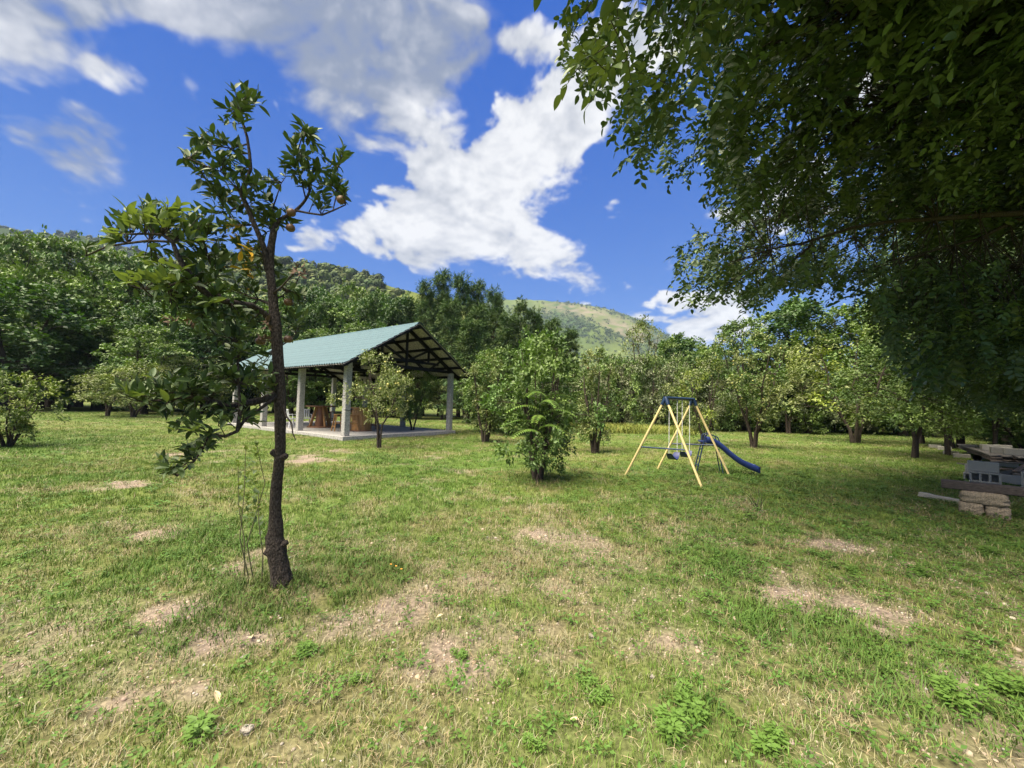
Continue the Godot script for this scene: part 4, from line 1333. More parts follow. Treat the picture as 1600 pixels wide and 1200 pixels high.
# leaves: [transform, colour index]; the largest in view become parts of their own, the rest one mass
func hang_leaves(t: Node3D, leaves: Array, meshes: Array, mats: Array, cols: Array, most: int) -> void:
	var near := []
	for k in leaves.size():
		var p: Vector3 = t.transform * leaves[k][0].origin - EYE
		var z := p.dot(cam_f)
		var px := F * p.dot(cam_r) / maxf(z, 0.1)
		var py := F * p.dot(cam_u) / maxf(z, 0.1)
		near.append([z if z > 0.3 and absf(px) < 800 and absf(py) < 600 else 100.0 + k * 0.01, k])
	near.sort_custom(func(a, b): return a[0] < b[0])
	var xf := []
	var cc := []
	for k in near.size():
		var lf: Array = leaves[near[k][1]]
		if k < most and near[k][0] < 90.0:
			var o := part(t, "leaf", meshes[near[k][1] % meshes.size()], mats[lf[1]])
			o.transform = lf[0]
		else:
			xf.append(lf[0])
			cc.append(vary(cols[lf[1]], 0.15))
	tag(copies(t, "foliage", meshes[0], M.hero_leaf, xf, cc), "", "", "", "stuff")

func twig(w: MB, leaves: Array, a: Vector3, b: Vector3, n: int, size: float, colour: Callable, r0 := 0.005) -> void:
	limb(w, rng, a, b, r0, 0.0016, rnd(-0.05, 0.12), 4, 4)
	var d := (b - a).normalized()
	var l := a.distance_to(b)
	var reach := minf(l * 0.85, 0.42)
	for k in n:
		var t := 1.0 - (reach / l) * pow(float(k) / n, 1.1) if k > 0 else 1.0
		var p := a.lerp(b, t) + Vector3(0, rnd(-0.005, 0.02), 0)
		var side := ball()
		side = (side - d * side.dot(d)).normalized()
		var aim := (d * rnd(0.3, 1.0) + side * rnd(0.5, 1.0) + Vector3(0, rnd(0.0, 0.75), 0)).normalized()
		var s := size * rnd(0.5, 1.2)
		leaves.append([Transform3D(leaf_basis(aim, (Vector3.UP + ball() * 0.9).normalized()).scaled(Vector3.ONE * s), p), colour.call(p)])

func build_apple_tree() -> void:
	var cols := [Color(0.062, 0.102, 0.030), Color(0.082, 0.125, 0.038), Color(0.105, 0.150, 0.055), Color(0.048, 0.080, 0.028), Color(0.13, 0.18, 0.05), Color(0.55, 0.33, 0.02)]
	var mats := []
	for k in cols.size():
		mats.append(mat("apple_leaf_%d" % k, cols[k], 0.55, {"spec": 0.4, "back": Color(0.34, 0.40, 0.12)}))
	mat("hero_leaf", Color.WHITE, 0.55, {"vc": true, "spec": 0.4, "back": Color(0.34, 0.40, 0.12)})
	var base := on_ground(440, 908)
	var dep := (base - EYE).dot(cam_f)
	var t := thing("apple_tree", "foreground apple tree with bare dark trunk and a few brown apples", "tree", base)
	# branches: pixels of the photograph with how far behind (+) or before (-) the trunk, and thickness in pixels
	var lines := [
		[[440, 925, 0, 54], [440, 905, 0, 47], [436, 880, 0, 42], [432, 856, 0, 45], [429, 842, 0, 40], [431, 826, 0, 33], [430, 800, 0, 27], [432, 760, 0, 25], [437, 715, 0, 24], [438, 670, 0, 25], [437, 615, 0, 28], [434, 560, 0, 25], [431, 510, 0, 25], [428, 484, 0, 23], [425, 450, 0, 20], [422, 420, 0, 19], [423, 395, 0, 17], [428, 362, 0, 15], [433, 347, 0.02, 11], [447, 338, 0.05, 9], [462, 329, 0.08, 8], [476, 314, 0.1, 7], [484, 298, 0.12, 6], [486, 280, 0.12, 4]],
		[[462, 329, 0.08, 6], [482, 333, 0.04, 5], [503, 336, 0.0, 5], [520, 329, -0.02, 4], [540, 320, -0.04, 3]],
		[[478, 312, 0.1, 4], [468, 270, 0.05, 4], [464, 240, 0.0, 3], [474, 208, -0.05, 3]],
		[[520, 329, -0.02, 3], [527, 300, 0.05, 3], [528, 262, 0.1, 2]],
		[[418, 425, 0, 14], [412, 385, -0.06, 13], [398, 352, -0.1, 12], [384, 318, -0.12, 11], [375, 300, -0.14, 9], [384, 284, -0.14, 8], [392, 264, -0.14, 8], [390, 240, -0.14, 7], [386, 214, -0.14, 6], [379, 192, -0.14, 5], [374, 180, -0.14, 3]],
		[[384, 318, -0.12, 6], [357, 330, 0.0, 5], [349, 312, 0.05, 5], [343, 295, 0.08, 4], [322, 280, 0.1, 3], [300, 268, 0.1, 2]],
		[[387, 225, -0.14, 4], [360, 232, -0.1, 3], [330, 226, -0.05, 3], [315, 214, -0.02, 2]],
		[[375, 300, -0.14, 4], [345, 268, -0.2, 3], [318, 258, -0.22, 3], [296, 248, -0.24, 2]],
		[[424, 500, 0, 16], [408, 486, -0.12, 15], [393, 477, -0.22, 14], [360, 472, -0.36, 13], [333, 467, -0.45, 13], [313, 450, -0.52, 13], [300, 433, -0.56, 12], [288, 418, -0.6, 11], [278, 400, -0.62, 9], [270, 378, -0.64, 8], [254, 367, -0.66, 6], [228, 365, -0.68, 5], [204, 366, -0.7, 4]],
		[[270, 378, -0.64, 5], [234, 376, -0.6, 5], [200, 380, -0.56, 5], [168, 385, -0.52, 4], [134, 400, -0.5, 3]],
		[[300, 433, -0.56, 6], [262, 448, -0.6, 4], [225, 452, -0.62, 3], [200, 445, -0.64, 2]],
		[[345, 470, -0.4, 7], [336, 430, -0.3, 5], [325, 400, -0.2, 4], [318, 375, -0.15, 3]],
		[[425, 460, 0, 7], [440, 448, -0.1, 4], [456, 430, -0.15, 4], [468, 412, -0.18, 2]],
		[[425, 470, 0, 6], [442, 462, 0.1, 4], [460, 446, 0.15, 4], [472, 425, 0.2, 2]],
		[[423, 475, 0, 8], [404, 468, 0.15, 6], [384, 462, 0.25, 4], [390, 432, 0.3, 3], [396, 410, 0.3, 2]],
		[[419, 440, 0, 6], [416, 400, 0.05, 5], [424, 360, 0.1, 5], [428, 320, 0.1, 4], [440, 285, 0.1, 2]],
		[[434, 615, 0, 19], [414, 624, -0.1, 17], [384, 631, -0.22, 16], [355, 636, -0.3, 13], [330, 625, -0.4, 9], [303, 620, -0.45, 7], [265, 624, -0.5, 5], [225, 628, -0.52, 3]],
		[[434, 618, -0.02, 9], [405, 640, -0.2, 7], [381, 658, -0.3, 7], [370, 674, -0.36, 8], [352, 682, -0.4, 7], [326, 679, -0.44, 5], [300, 668, -0.48, 4], [282, 655, -0.5, 3]],
		[[326, 680, -0.44, 4], [318, 700, -0.46, 4], [303, 721, -0.48, 4], [277, 744, -0.5, 3]],
		[[371, 672, -0.36, 8], [376, 640, -0.34, 8], [373, 600, -0.32, 5], [372, 560, -0.3, 4], [368, 534, -0.3, 3]],
		[[442, 630, 0.0, 6], [447, 650, -0.1, 5], [456, 662, -0.14, 4], [457, 676, -0.14, 3], [462, 688, -0.14, 2]],
		[[430, 545, 0, 6], [448, 535, 0.1, 3], [462, 522, 0.12, 2]],
	]
	var w := MB.new()
	var lower := MB.new()
	var joints := []
	for li in lines.size():
		var pts := []
		var rad := []
		for q in lines[li]:
			var p := at(q[0], q[1], dep + q[2]) - base
			pts.append(p)
			rad.append(q[3] * 0.31 / F * dep)
			if li > 0 or q[1] < 480:
				joints.append([p, Vector2(q[0], q[1])])
		if li == 0:
			# smooth and roughen the trunk
			var fine_p := []
			var fine_r := []
			for k in pts.size() - 1:
				for s in 5:
					var f := s / 5.0
					fine_p.append(pts[k].cubic_interpolate(pts[k + 1], pts[maxi(k - 1, 0)], pts[mini(k + 2, pts.size() - 1)], f))
					fine_r.append(lerpf(rad[k], rad[k + 1], f))
			fine_p.append(pts[-1]); fine_r.append(rad[-1])
			lower.tube(fine_p, fine_r, 20)
			var n := FastNoiseLite.new()
			n.seed = 6; n.frequency = 14.0; n.fractal_octaves = 3
			for k in lower.v.size():
				var ring := mini(k / 20, fine_p.size() - 1)
				var c: Vector3 = fine_p[ring]
				var o: Vector3 = lower.v[k] - c
				if o.length() < 1e-4: continue
				var v := lower.v[k]
				var amount := lerpf(0.28, 0.08, smoothstep(0.0, 0.75, c.y))
				var groove := -0.20 * exp(-pow((atan2(o.z, o.x) - 1.2) * 2.5, 2.0)) * smoothstep(0.55, 0.1, c.y)
				lower.v[k] = c + o * (1.0 + amount * n.get_noise_3d(v.x * 1.3, v.y * 0.35, v.z * 1.3) + 0.10 * n.get_noise_3d(v.x * 4.0, v.y * 1.2, v.z * 4.0) + groove)
		else:
			w.tube(pts, rad, 8, 0.10, rng)
	part(t, "trunk", lower.mesh(false), M.dark_bark)
	# pruning stubs
	for s in [[425, 705, 10], [447, 712, 9], [418, 838, 12], [416, 862, 12], [447, 848, 9]]:
		var p := at(s[0], s[1], dep - 0.02) - base
		var c := at(434, s[1] + 6, dep) - base
		var sm := MB.new()
		sm.tube([c, p, p + (p - c) * 0.15], [s[2] * 0.5 / F * dep * 1.3, s[2] * 0.5 / F * dep, s[2] * 0.3 / F * dep], 9, 0.15, rng)
		part(t, "branch_stub", sm.mesh(false), M.dark_bark)
	# leaf clusters: x, y, half width, half height, twigs, depth shift, kind of colour
	var clusters := [
		[388, 155, 24, 20, 11, -0.14, 1], [362, 180, 20, 12, 6, -0.14, 1], [330, 222, 30, 18, 12, -0.06, 1], [300, 252, 20, 14, 8, -0.1, 1], [350, 262, 34, 20, 13, -0.12, 0], [380, 250, 14, 26, 5, -0.1, 0],
		[318, 290, 26, 14, 8, 0.0, 1], [352, 308, 24, 16, 8, 0.02, 1], [384, 285, 18, 18, 6, -0.1, 0], [470, 225, 26, 24, 14, 0.0, 1], [480, 205, 14, 10, 5, -0.05, 1], [468, 270, 28, 22, 13, 0.04, 0], [500, 268, 22, 18, 8, 0.05, 1], [529, 245, 12, 14, 5, 0.08, 2],
		[515, 290, 24, 18, 8, 0.0, 0], [540, 305, 14, 12, 6, -0.02, 1], [495, 315, 20, 12, 4, 0.05, 0], [415, 290, 22, 12, 7, 0.08, 0], [400, 320, 30, 16, 9, 0.0, 0], [440, 350, 16, 20, 6, 0.05, 0], [410, 350, 26, 14, 7, 0.05, 0],
		[200, 345, 26, 14, 9, -0.65, 2], [235, 335, 28, 18, 12, -0.66, 2], [270, 345, 30, 22, 13, -0.6, 0], [305, 350, 28, 22, 11, -0.4, 0], [340, 350, 28, 22, 10, -0.15, 0], [175, 372, 18, 10, 6, -0.56, 1], [145, 380, 12, 6, 2, -0.5, 0],
		[290, 385, 30, 16, 10, -0.5, 0], [330, 390, 30, 20, 9, -0.2, 0], [372, 375, 26, 20, 10, 0.0, 3], [360, 410, 30, 18, 8, -0.1, 3], [390, 395, 18, 18, 6, 0.1, 3], [310, 415, 30, 16, 9, -0.5, 0], [255, 415, 30, 14, 7, -0.62, 2], [225, 440, 30, 14, 8, -0.62, 2],
		[270, 450, 34, 16, 9, -0.6, 0], [320, 445, 34, 18, 9, -0.4, 0], [365, 440, 30, 18, 8, 0.1, 3], [395, 440, 16, 20, 4, 0.2, 0], [300, 485, 34, 16, 9, -0.5, 0], [345, 490, 34, 18, 10, -0.35, 0], [388, 500, 26, 14, 6, -0.1, 0], [300, 515, 26, 12, 5, -0.45, 0], [350, 520, 30, 14, 6, -0.3, 0],
		[455, 460, 18, 14, 5, 0.1, 1], [462, 490, 22, 12, 5, 0.12, 1], [455, 520, 16, 14, 4, 0.1, 1], [440, 420, 10, 16, 3, 0.1, 0],
		[370, 545, 16, 20, 7, -0.3, 2], [340, 575, 30, 14, 8, -0.36, 0], [375, 590, 26, 14, 7, -0.3, 0], [405, 585, 26, 14, 7, -0.1, 0], [300, 595, 30, 14, 9, -0.45, 0], [255, 602, 30, 14, 9, -0.5, 0], [215, 615, 26, 12, 8, -0.52, 2], [190, 610, 14, 8, 3, -0.52, 2], [330, 610, 28, 12, 7, -0.38, 0], [280, 635, 34, 12, 9, -0.48, 0], [325, 648, 28, 12, 8, -0.42, 0], [365, 640, 18, 14, 5, -0.34, 0], [412, 606, 18, 12, 5, -0.08, 2],
		[290, 668, 22, 10, 6, -0.48, 0], [320, 690, 14, 10, 4, -0.45, 0], [295, 708, 16, 10, 5, -0.48, 0], [265, 730, 18, 10, 6, -0.5, 0], [392, 655, 12, 10, 3, -0.25, 2],
	]
	var leaves := []
	for c in clusters:
		var pick := func(_p: Vector3) -> int:
			var u := rng.randf()
			if c[6] == 3: return 5 if u < 0.16 else (4 if u < 0.3 else int(rng.randi() % 4))
			if c[6] == 2: return 2 if u < 0.4 else (4 if u < 0.6 else int(rng.randi() % 3))
			if c[6] == 1: return 2 if u < 0.25 else int(rng.randi() % 4)
			return int(rng.randi() % 4)
		for k in int(c[4] * (1.5 if c[1] > 420 else 1.15) + 0.5):
			var ox := rnd(-1, 1)
			var oy := rnd(-1, 1)
			var q := Vector2(c[0] + ox * c[2], c[1] + oy * c[3])
			var tip := at(q.x, q.y, dep + c[5] + rnd(-0.16, 0.16)) - base
			var best := 1e9
			var from := tip
			for j in joints:
				var dd: float = tip.distance_to(j[0])
				if dd < best:
					best = dd; from = j[0]
			if best > 0.02:
				twig(w, leaves, from, tip, rng.randi_range(5, 8), 1.0, pick, 0.0045)
	part(t, "branches", w.mesh(false), M.dark_bark)
	hang_leaves(t, leaves, [leaf_mesh(0.090, 0.034, 0.16, 0.4), leaf_mesh(0.098, 0.036, 0.08, 0.55), leaf_mesh(0.080, 0.034, 0.26, 0.3)], mats, cols, 295)
	# apples
	var s := MB.new()
	for r in 13:
		var a := PI * r / 12.0
		for q in 18:
			var b := TAU * q / 18.0
			var rr := 0.036 * sin(a) * (1.0 + 0.06 * cos(a))
			var y := -0.034 * cos(a) + 0.010 * exp(-pow(sin(a) * 3.0, 2.0)) * signf(cos(a))
			s.vert(Vector3(cos(b) * rr, y, sin(b) * rr))
	for r in 12:
		for q in 18:
			var a := r * 18 + q
			var b := r * 18 + (q + 1) % 18
			s.tri(a, a + 18, b); s.tri(b, a + 18, b + 18)
	var apple := s.mesh(false)
	for a in [[533, 312, -0.06], [455, 332, 0.0], [454, 356, 0.02], [451, 472, 0.06], [450, 530, 0.08], [407, 533, -0.12]]:
		part(t, "apple", apple, M.apple, at(a[0], a[1], dep + a[2]) - base)
	# dead leaves caught at the fork
	for a in [[268, 500], [302, 502], [470, 425], [410, 530], [415, 505]]:
		var dm := MB.new()
		dm.col = Color(0.13, 0.09, 0.06)
		for k in 12:
			dm.leaf(ball() * 0.035, ball().normalized(), ball().normalized(), 0.06, 0.025, 0.4)
		part(t, "withered_cluster", dm.mesh(), M.needle, at(a[0], a[1], dep - 0.2) - base)
	# root shoots beside the trunk
	for sft in [[398, 905, 400, 690, 13], [390, 895, 384, 700, 11], [383, 890, 372, 725, 9], [409, 908, 404, 770, 6]]:
		var foot := on_ground(sft[0], sft[1])
		var d2 := (foot - EYE).dot(cam_f)
		var st := thing("root_shoot", "thin leafy shoot growing beside the foreground apple trunk", "shoot", foot, 0.0, "thin shoots beside the apple trunk")
		var stem := MB.new()
		var tip := at(sft[2], sft[3], d2) - foot
		limb(stem, rng, Vector3(0, -0.02, 0), tip, 0.006, 0.0025, 0.0, 5, 3)
		part(st, "stem", stem.mesh(false), M.green_stem)
		var lm := leaf_mesh(0.055, 0.03, 0.15, 0.3)
		for k in sft[4] * 2:
			var f := lerpf(0.42, 1.0, k / float(sft[4] * 2 - 1))
			var o := part(st, "leaf", lm, mats[4] if f > 0.85 else mats[2])
			o.transform = Transform3D(leaf_basis((ball() + Vector3(0, 0.6, 0)).normalized(), Vector3.UP), tip * f + Vector3(0, 0.01, 0))

# ------------------------------------------------------------------ the big tree overhanging from the right
func build_overhang() -> void:
	var cols := [Color(0.062, 0.105, 0.028), Color(0.075, 0.122, 0.032), Color(0.088, 0.135, 0.036), Color(0.055, 0.095, 0.028)]
	var mats := []
	for k in cols.size():
		mats.append(mat("canopy_leaf_%d" % k, cols[k], 0.45, {"spec": 0.4, "back": Color(0.22, 0.26, 0.07)}))
	var foot := Vector3(11.0, 0, -5.6)
	foot.y = ground_y(foot.x, foot.z)
	var t := thing("shade_tree", "big dark-leaved tree overhanging the lawn with drooping boughs", "tree", foot)
	var edge := PackedVector2Array([Vector2(880, -500), Vector2(872, 0), Vector2(888, 50), Vector2(876, 98), Vector2(938, 125), Vector2(955, 205), Vector2(1003, 255), Vector2(1018, 228), Vector2(1060, 280), Vector2(1100, 245), Vector2(1122, 290), Vector2(1100, 350), Vector2(1050, 398), Vector2(1070, 440), Vector2(1088, 488), Vector2(1130, 452), Vector2(1188, 478), Vector2(1240, 430), Vector2(1330, 465), Vector2(1390, 540), Vector2(1440, 600), Vector2(1520, 632), Vector2(1650, 645), Vector2(2100, 640), Vector2(2100, -700), Vector2(880, -700)])
	# sprigs: a drooping twig with its leaves
	var lm := leaf_mesh(0.080, 0.040, 0.2, 0.25)
	var arr := lm.surface_get_arrays(0)
	var sprig_xf := []      # leaf places on each kind of sprig
	var sprigs := []
	for v in 4:
		var m := MB.new()
		var list := []
		m.col = Color(1.2, 1.0, 0.9)
		var pts := []
		for k in 6:
			var u := k / 5.0
			pts.append(Vector3(0.04 * sin(u * 4.0 + v), -0.16 * u * u, -0.42 * u))
		m.tube(pts, [0.004, 0.0035, 0.003, 0.0025, 0.002, 0.0012], 4)
		for k in 17:
			var u := 0.08 + 0.92 * k / 16.0
			var p := Vector3(0.04 * sin(u * 4.0 + v), -0.16 * u * u, -0.42 * u)
			var aim := (Vector3(-1.0 if k % 2 else 1.0, rnd(-0.7, 0.15), rnd(-0.9, -0.2)) + ball() * 0.35).normalized()
			var xf := Transform3D(leaf_basis(aim, (Vector3.UP + ball() * 0.7).normalized()).scaled(Vector3.ONE * rnd(0.75, 1.2)), p)
			list.append(xf)
			m.col = Color.WHITE * rnd(0.8, 1.25)
			var a := m.v.size()
			for q: Vector3 in arr[Mesh.ARRAY_VERTEX]:
				m.vert(xf * q)
			for q: int in arr[Mesh.ARRAY_INDEX]:
				m.i.append(a + q)
		sprigs.append(m.mesh())
		sprig_xf.append(list)
	var places := [[], [], [], []]
	var tints := [[], [], [], []]
	var ends := []
	var near := []
	var n := 0
	var tries := 0
	while n < 13500 and tries < 260000:
		tries += 1
		var q := Vector2(rnd(860, 2100), rnd(-700, 645))
		if not Geometry2D.is_point_in_polygon(q, edge):
			continue
		# thin towards the left, dense at the right
		var dense := lerpf(0.36, 1.15, smoothstep(1000.0, 1420.0, q.x))
		var gap := lump.get_noise_2d(q.x * 0.10, q.y * 0.10)
		if rng.randf() > dense * (0.8 + gap * 1.5) + 0.5 * smoothstep(1330.0, 1450.0, q.x) * smoothstep(200.0, 330.0, q.y):
			continue
		var d := ray(q.x, q.y)
		var hgt := lerpf(3.9, 4.9, smoothstep(950.0, 1250.0, q.x)) + 2.4 * pow(rng.randf(), 1.5) + 0.25 * lump.get_noise_2d(q.x * 0.05, 7.0)
		var depth := (hgt - EYE.y) / maxf(d.y, 0.02)
		if d.y < 0.38:
			depth = minf(depth, rnd(5.6, 10.5) if d.y > 0.12 else rnd(8.0, 12.0))
		if depth < 2.4 or depth > 12.5:
			continue
		if rng.randf() > clampf(pow(depth / 6.5, 2.0), 0.25, 1.0):
			continue
		var p := EYE + d * depth
		if p.y > 9.0 or p.x > 17.0:
			continue
		var out := Vector3(p.x - foot.x, 0, p.z - foot.z).normalized()
		var dir := (out * 0.5 + Vector3(rnd(-0.9, 0.9), rnd(-1.0, 0.15), rnd(-0.9, 0.9))).normalized()
		var xf := Transform3D(leaf_basis(dir, Vector3.UP).scaled(Vector3.ONE * rnd(0.75, 1.45)), p - dir * 0.25 - foot)
		var kind := rng.randi() % 4
		n += 1
		ends.append(xf.origin)
		var c: Color = cols[rng.randi() % 4]
		if q.x > 860 and q.x < 1590 and q.y > 5 and depth < 5.6:
			near.append([q.x * 0.5 + depth * 200.0, xf, kind])
			continue
		places[kind].append(xf)
		tints[kind].append(vary(c, 0.2))
	# unseen extra crown over and behind the viewer, added to shade the leaves in view
	for k in 800:
		var p := Vector3(rnd(3.5, 17.0), rnd(4.8, 8.6), rnd(-4.0, 4.5))
		if Vector2(p.x - 11.0, p.z + 3.0).length() > 7.8 or Vector2(p.x, p.z).length() < 4.0:
			continue
		var dir := (Vector3(p.x - foot.x, -1.5, p.z - foot.z).normalized() + ball() * 0.7).normalized()
		var kind := rng.randi() % 4
		places[kind].append(Transform3D(leaf_basis(dir, Vector3.UP).scaled(Vector3.ONE * rnd(1.2, 1.7)), p - foot))
		tints[kind].append(vary(cols[rng.randi() % 4], 0.2))
	# boughs
	var w := MB.new()
	var fork := Vector3(-0.6, 4.3, 0.2)
	var trunk := MB.new()
	trunk.tube([Vector3(0.2, -0.1, 0), Vector3(0.1, 0.8, 0), Vector3(-0.2, 2.2, 0.1), fork, Vector3(-0.7, 6.2, 0.3), Vector3(-0.5, 8.2, 0)], [0.36, 0.27, 0.24, 0.22, 0.15, 0.06], 14, 0.08, rng)
	part(t, "trunk", trunk.mesh(false), M.dark_bark)
	var hubs := []
	for k in 46:
		var e: Vector3 = ends[rng.randi() % ends.size()]
		var mid := fork.lerp(e, 0.55) + Vector3(rnd(-0.3, 0.3), 0.55, rnd(-0.3, 0.3))
		limb(w, rng, fork + Vector3(rnd(-0.1, 0.1), rnd(-0.4, 0.9), rnd(-0.1, 0.1)), mid, 0.07, 0.035, 0.06, 7, 5)
		limb(w, rng, mid, e, 0.035, 0.008, 0.03, 6, 5)
		for f in 5:
			hubs.append(fork.lerp(mid, 0.4 + 0.15 * f))
			hubs.append(mid.lerp(e, 0.2 * f))
	for k in ends.size():
		if k % 3 > 0 and k > 600:
			continue
		var best := 1e9
		var from := fork
		for h: Vector3 in hubs:
			var dd := h.distance_squared_to(ends[k]) * rnd(0.6, 2.2)
			if dd < best:
				best = dd; from = h
		if best < 2.4 and ends[k].distance_to(from) < 1.6:
			limb(w, rng, from, ends[k], 0.009, 0.004, 0.04, 4, 3)
	part(t, "boughs", w.mesh(false), M.dark_bark)
	near.sort_custom(func(a, b): return a[0] < b[0])
	var single := 0
	var stems := MB.new()
	for s in near:
		var c := rng.randi() % 4
		if single < 17 * 17:
			for xf: Transform3D in sprig_xf[s[2]]:
				var o := part(t, "leaf", lm, mats[(c + single) % 4])
				o.transform = s[1] * xf
				single += 1
			var b: Transform3D = s[1]
			stems.tube([b.origin, b * Vector3(0.02, -0.04, -0.21), b * Vector3(0, -0.16, -0.42)], [0.004, 0.003, 0.0012], 4)
		else:
			places[s[2]].append(s[1])
			tints[s[2]].append(vary(cols[c], 0.2))
	part(t, "twigs", stems.mesh(false), M.dark_bark)
	for k in 4:
		tag(copies(t, "foliage", sprigs[k], M.canopy_leaf, places[k], tints[k]), "", "", "", "stuff")

# ------------------------------------------------------------------ grass
func tuft_mesh(n: int, spread: float, l0: float, l1: float, w: float, lean: float, seed_: int) -> ArrayMesh:
	var r := RandomNumberGenerator.new()
	r.seed = seed_
	var m := MB.new()
	for k in n:
		var a := r.randf() * TAU
		var out := Vector3(cos(a), 0, sin(a))
		var p := Vector3(r.randf_range(-1, 1), 0, r.randf_range(-1, 1)) * spread - Vector3(0, 0.006, 0)
		var l := r.randf_range(l0, l1)
		var q := r.randf_range(0.15, 1.0) * lean
		var side := Vector3(-out.z, 0, out.x).rotated(Vector3.UP, r.randf_range(-0.6, 0.6)) * w * 0.5 * r.randf_range(0.7, 1.3)
		var p1 := p + (Vector3.UP + out * q * 0.6).normalized() * l * 0.55
		var p2 := p1 + (Vector3.UP * (1.0 - q * 0.75) + out * q * 1.5).normalized() * l * 0.45
		m.col = Color.WHITE * r.randf_range(0.75, 1.3)
		m.col = Color(m.col.r * r.randf_range(0.9, 1.25), m.col.g, m.col.b)
		var b := m.vert(p - side); m.vert(p + side); m.vert(p1 - side * 0.8); m.vert(p1 + side * 0.8); m.vert(p2)
		m.tri(b, b + 2, b + 1); m.tri(b + 1, b + 2, b + 3); m.tri(b + 2, b + 4, b + 3)
	return m.mesh()

func weed_mesh(n: int, size: float, tall: float, seed_: int) -> ArrayMesh:
	var r := RandomNumberGenerator.new()
	r.seed = seed_
	var m := MB.new()
	for k in n:
		var a := r.randf() * TAU
		var y := pow(r.randf(), 0.8) * tall
		var out := Vector3(cos(a), r.randf_range(0.0, 0.5), sin(a)).normalized()
		m.col = Color.WHITE * r.randf_range(0.75, 1.3)
		m.leaf(Vector3(cos(a), 0, sin(a)) * size * r.randf_range(0.0, 0.9) + Vector3(0, y + 0.008, 0), out, (Vector3.UP + Vector3(r.randf_range(-0.5, 0.5), 0, r.randf_range(-0.5, 0.5))).normalized(), size * r.randf_range(0.5, 0.9), size * r.randf_range(0.3, 0.45), 0.12)
	return m.mesh()

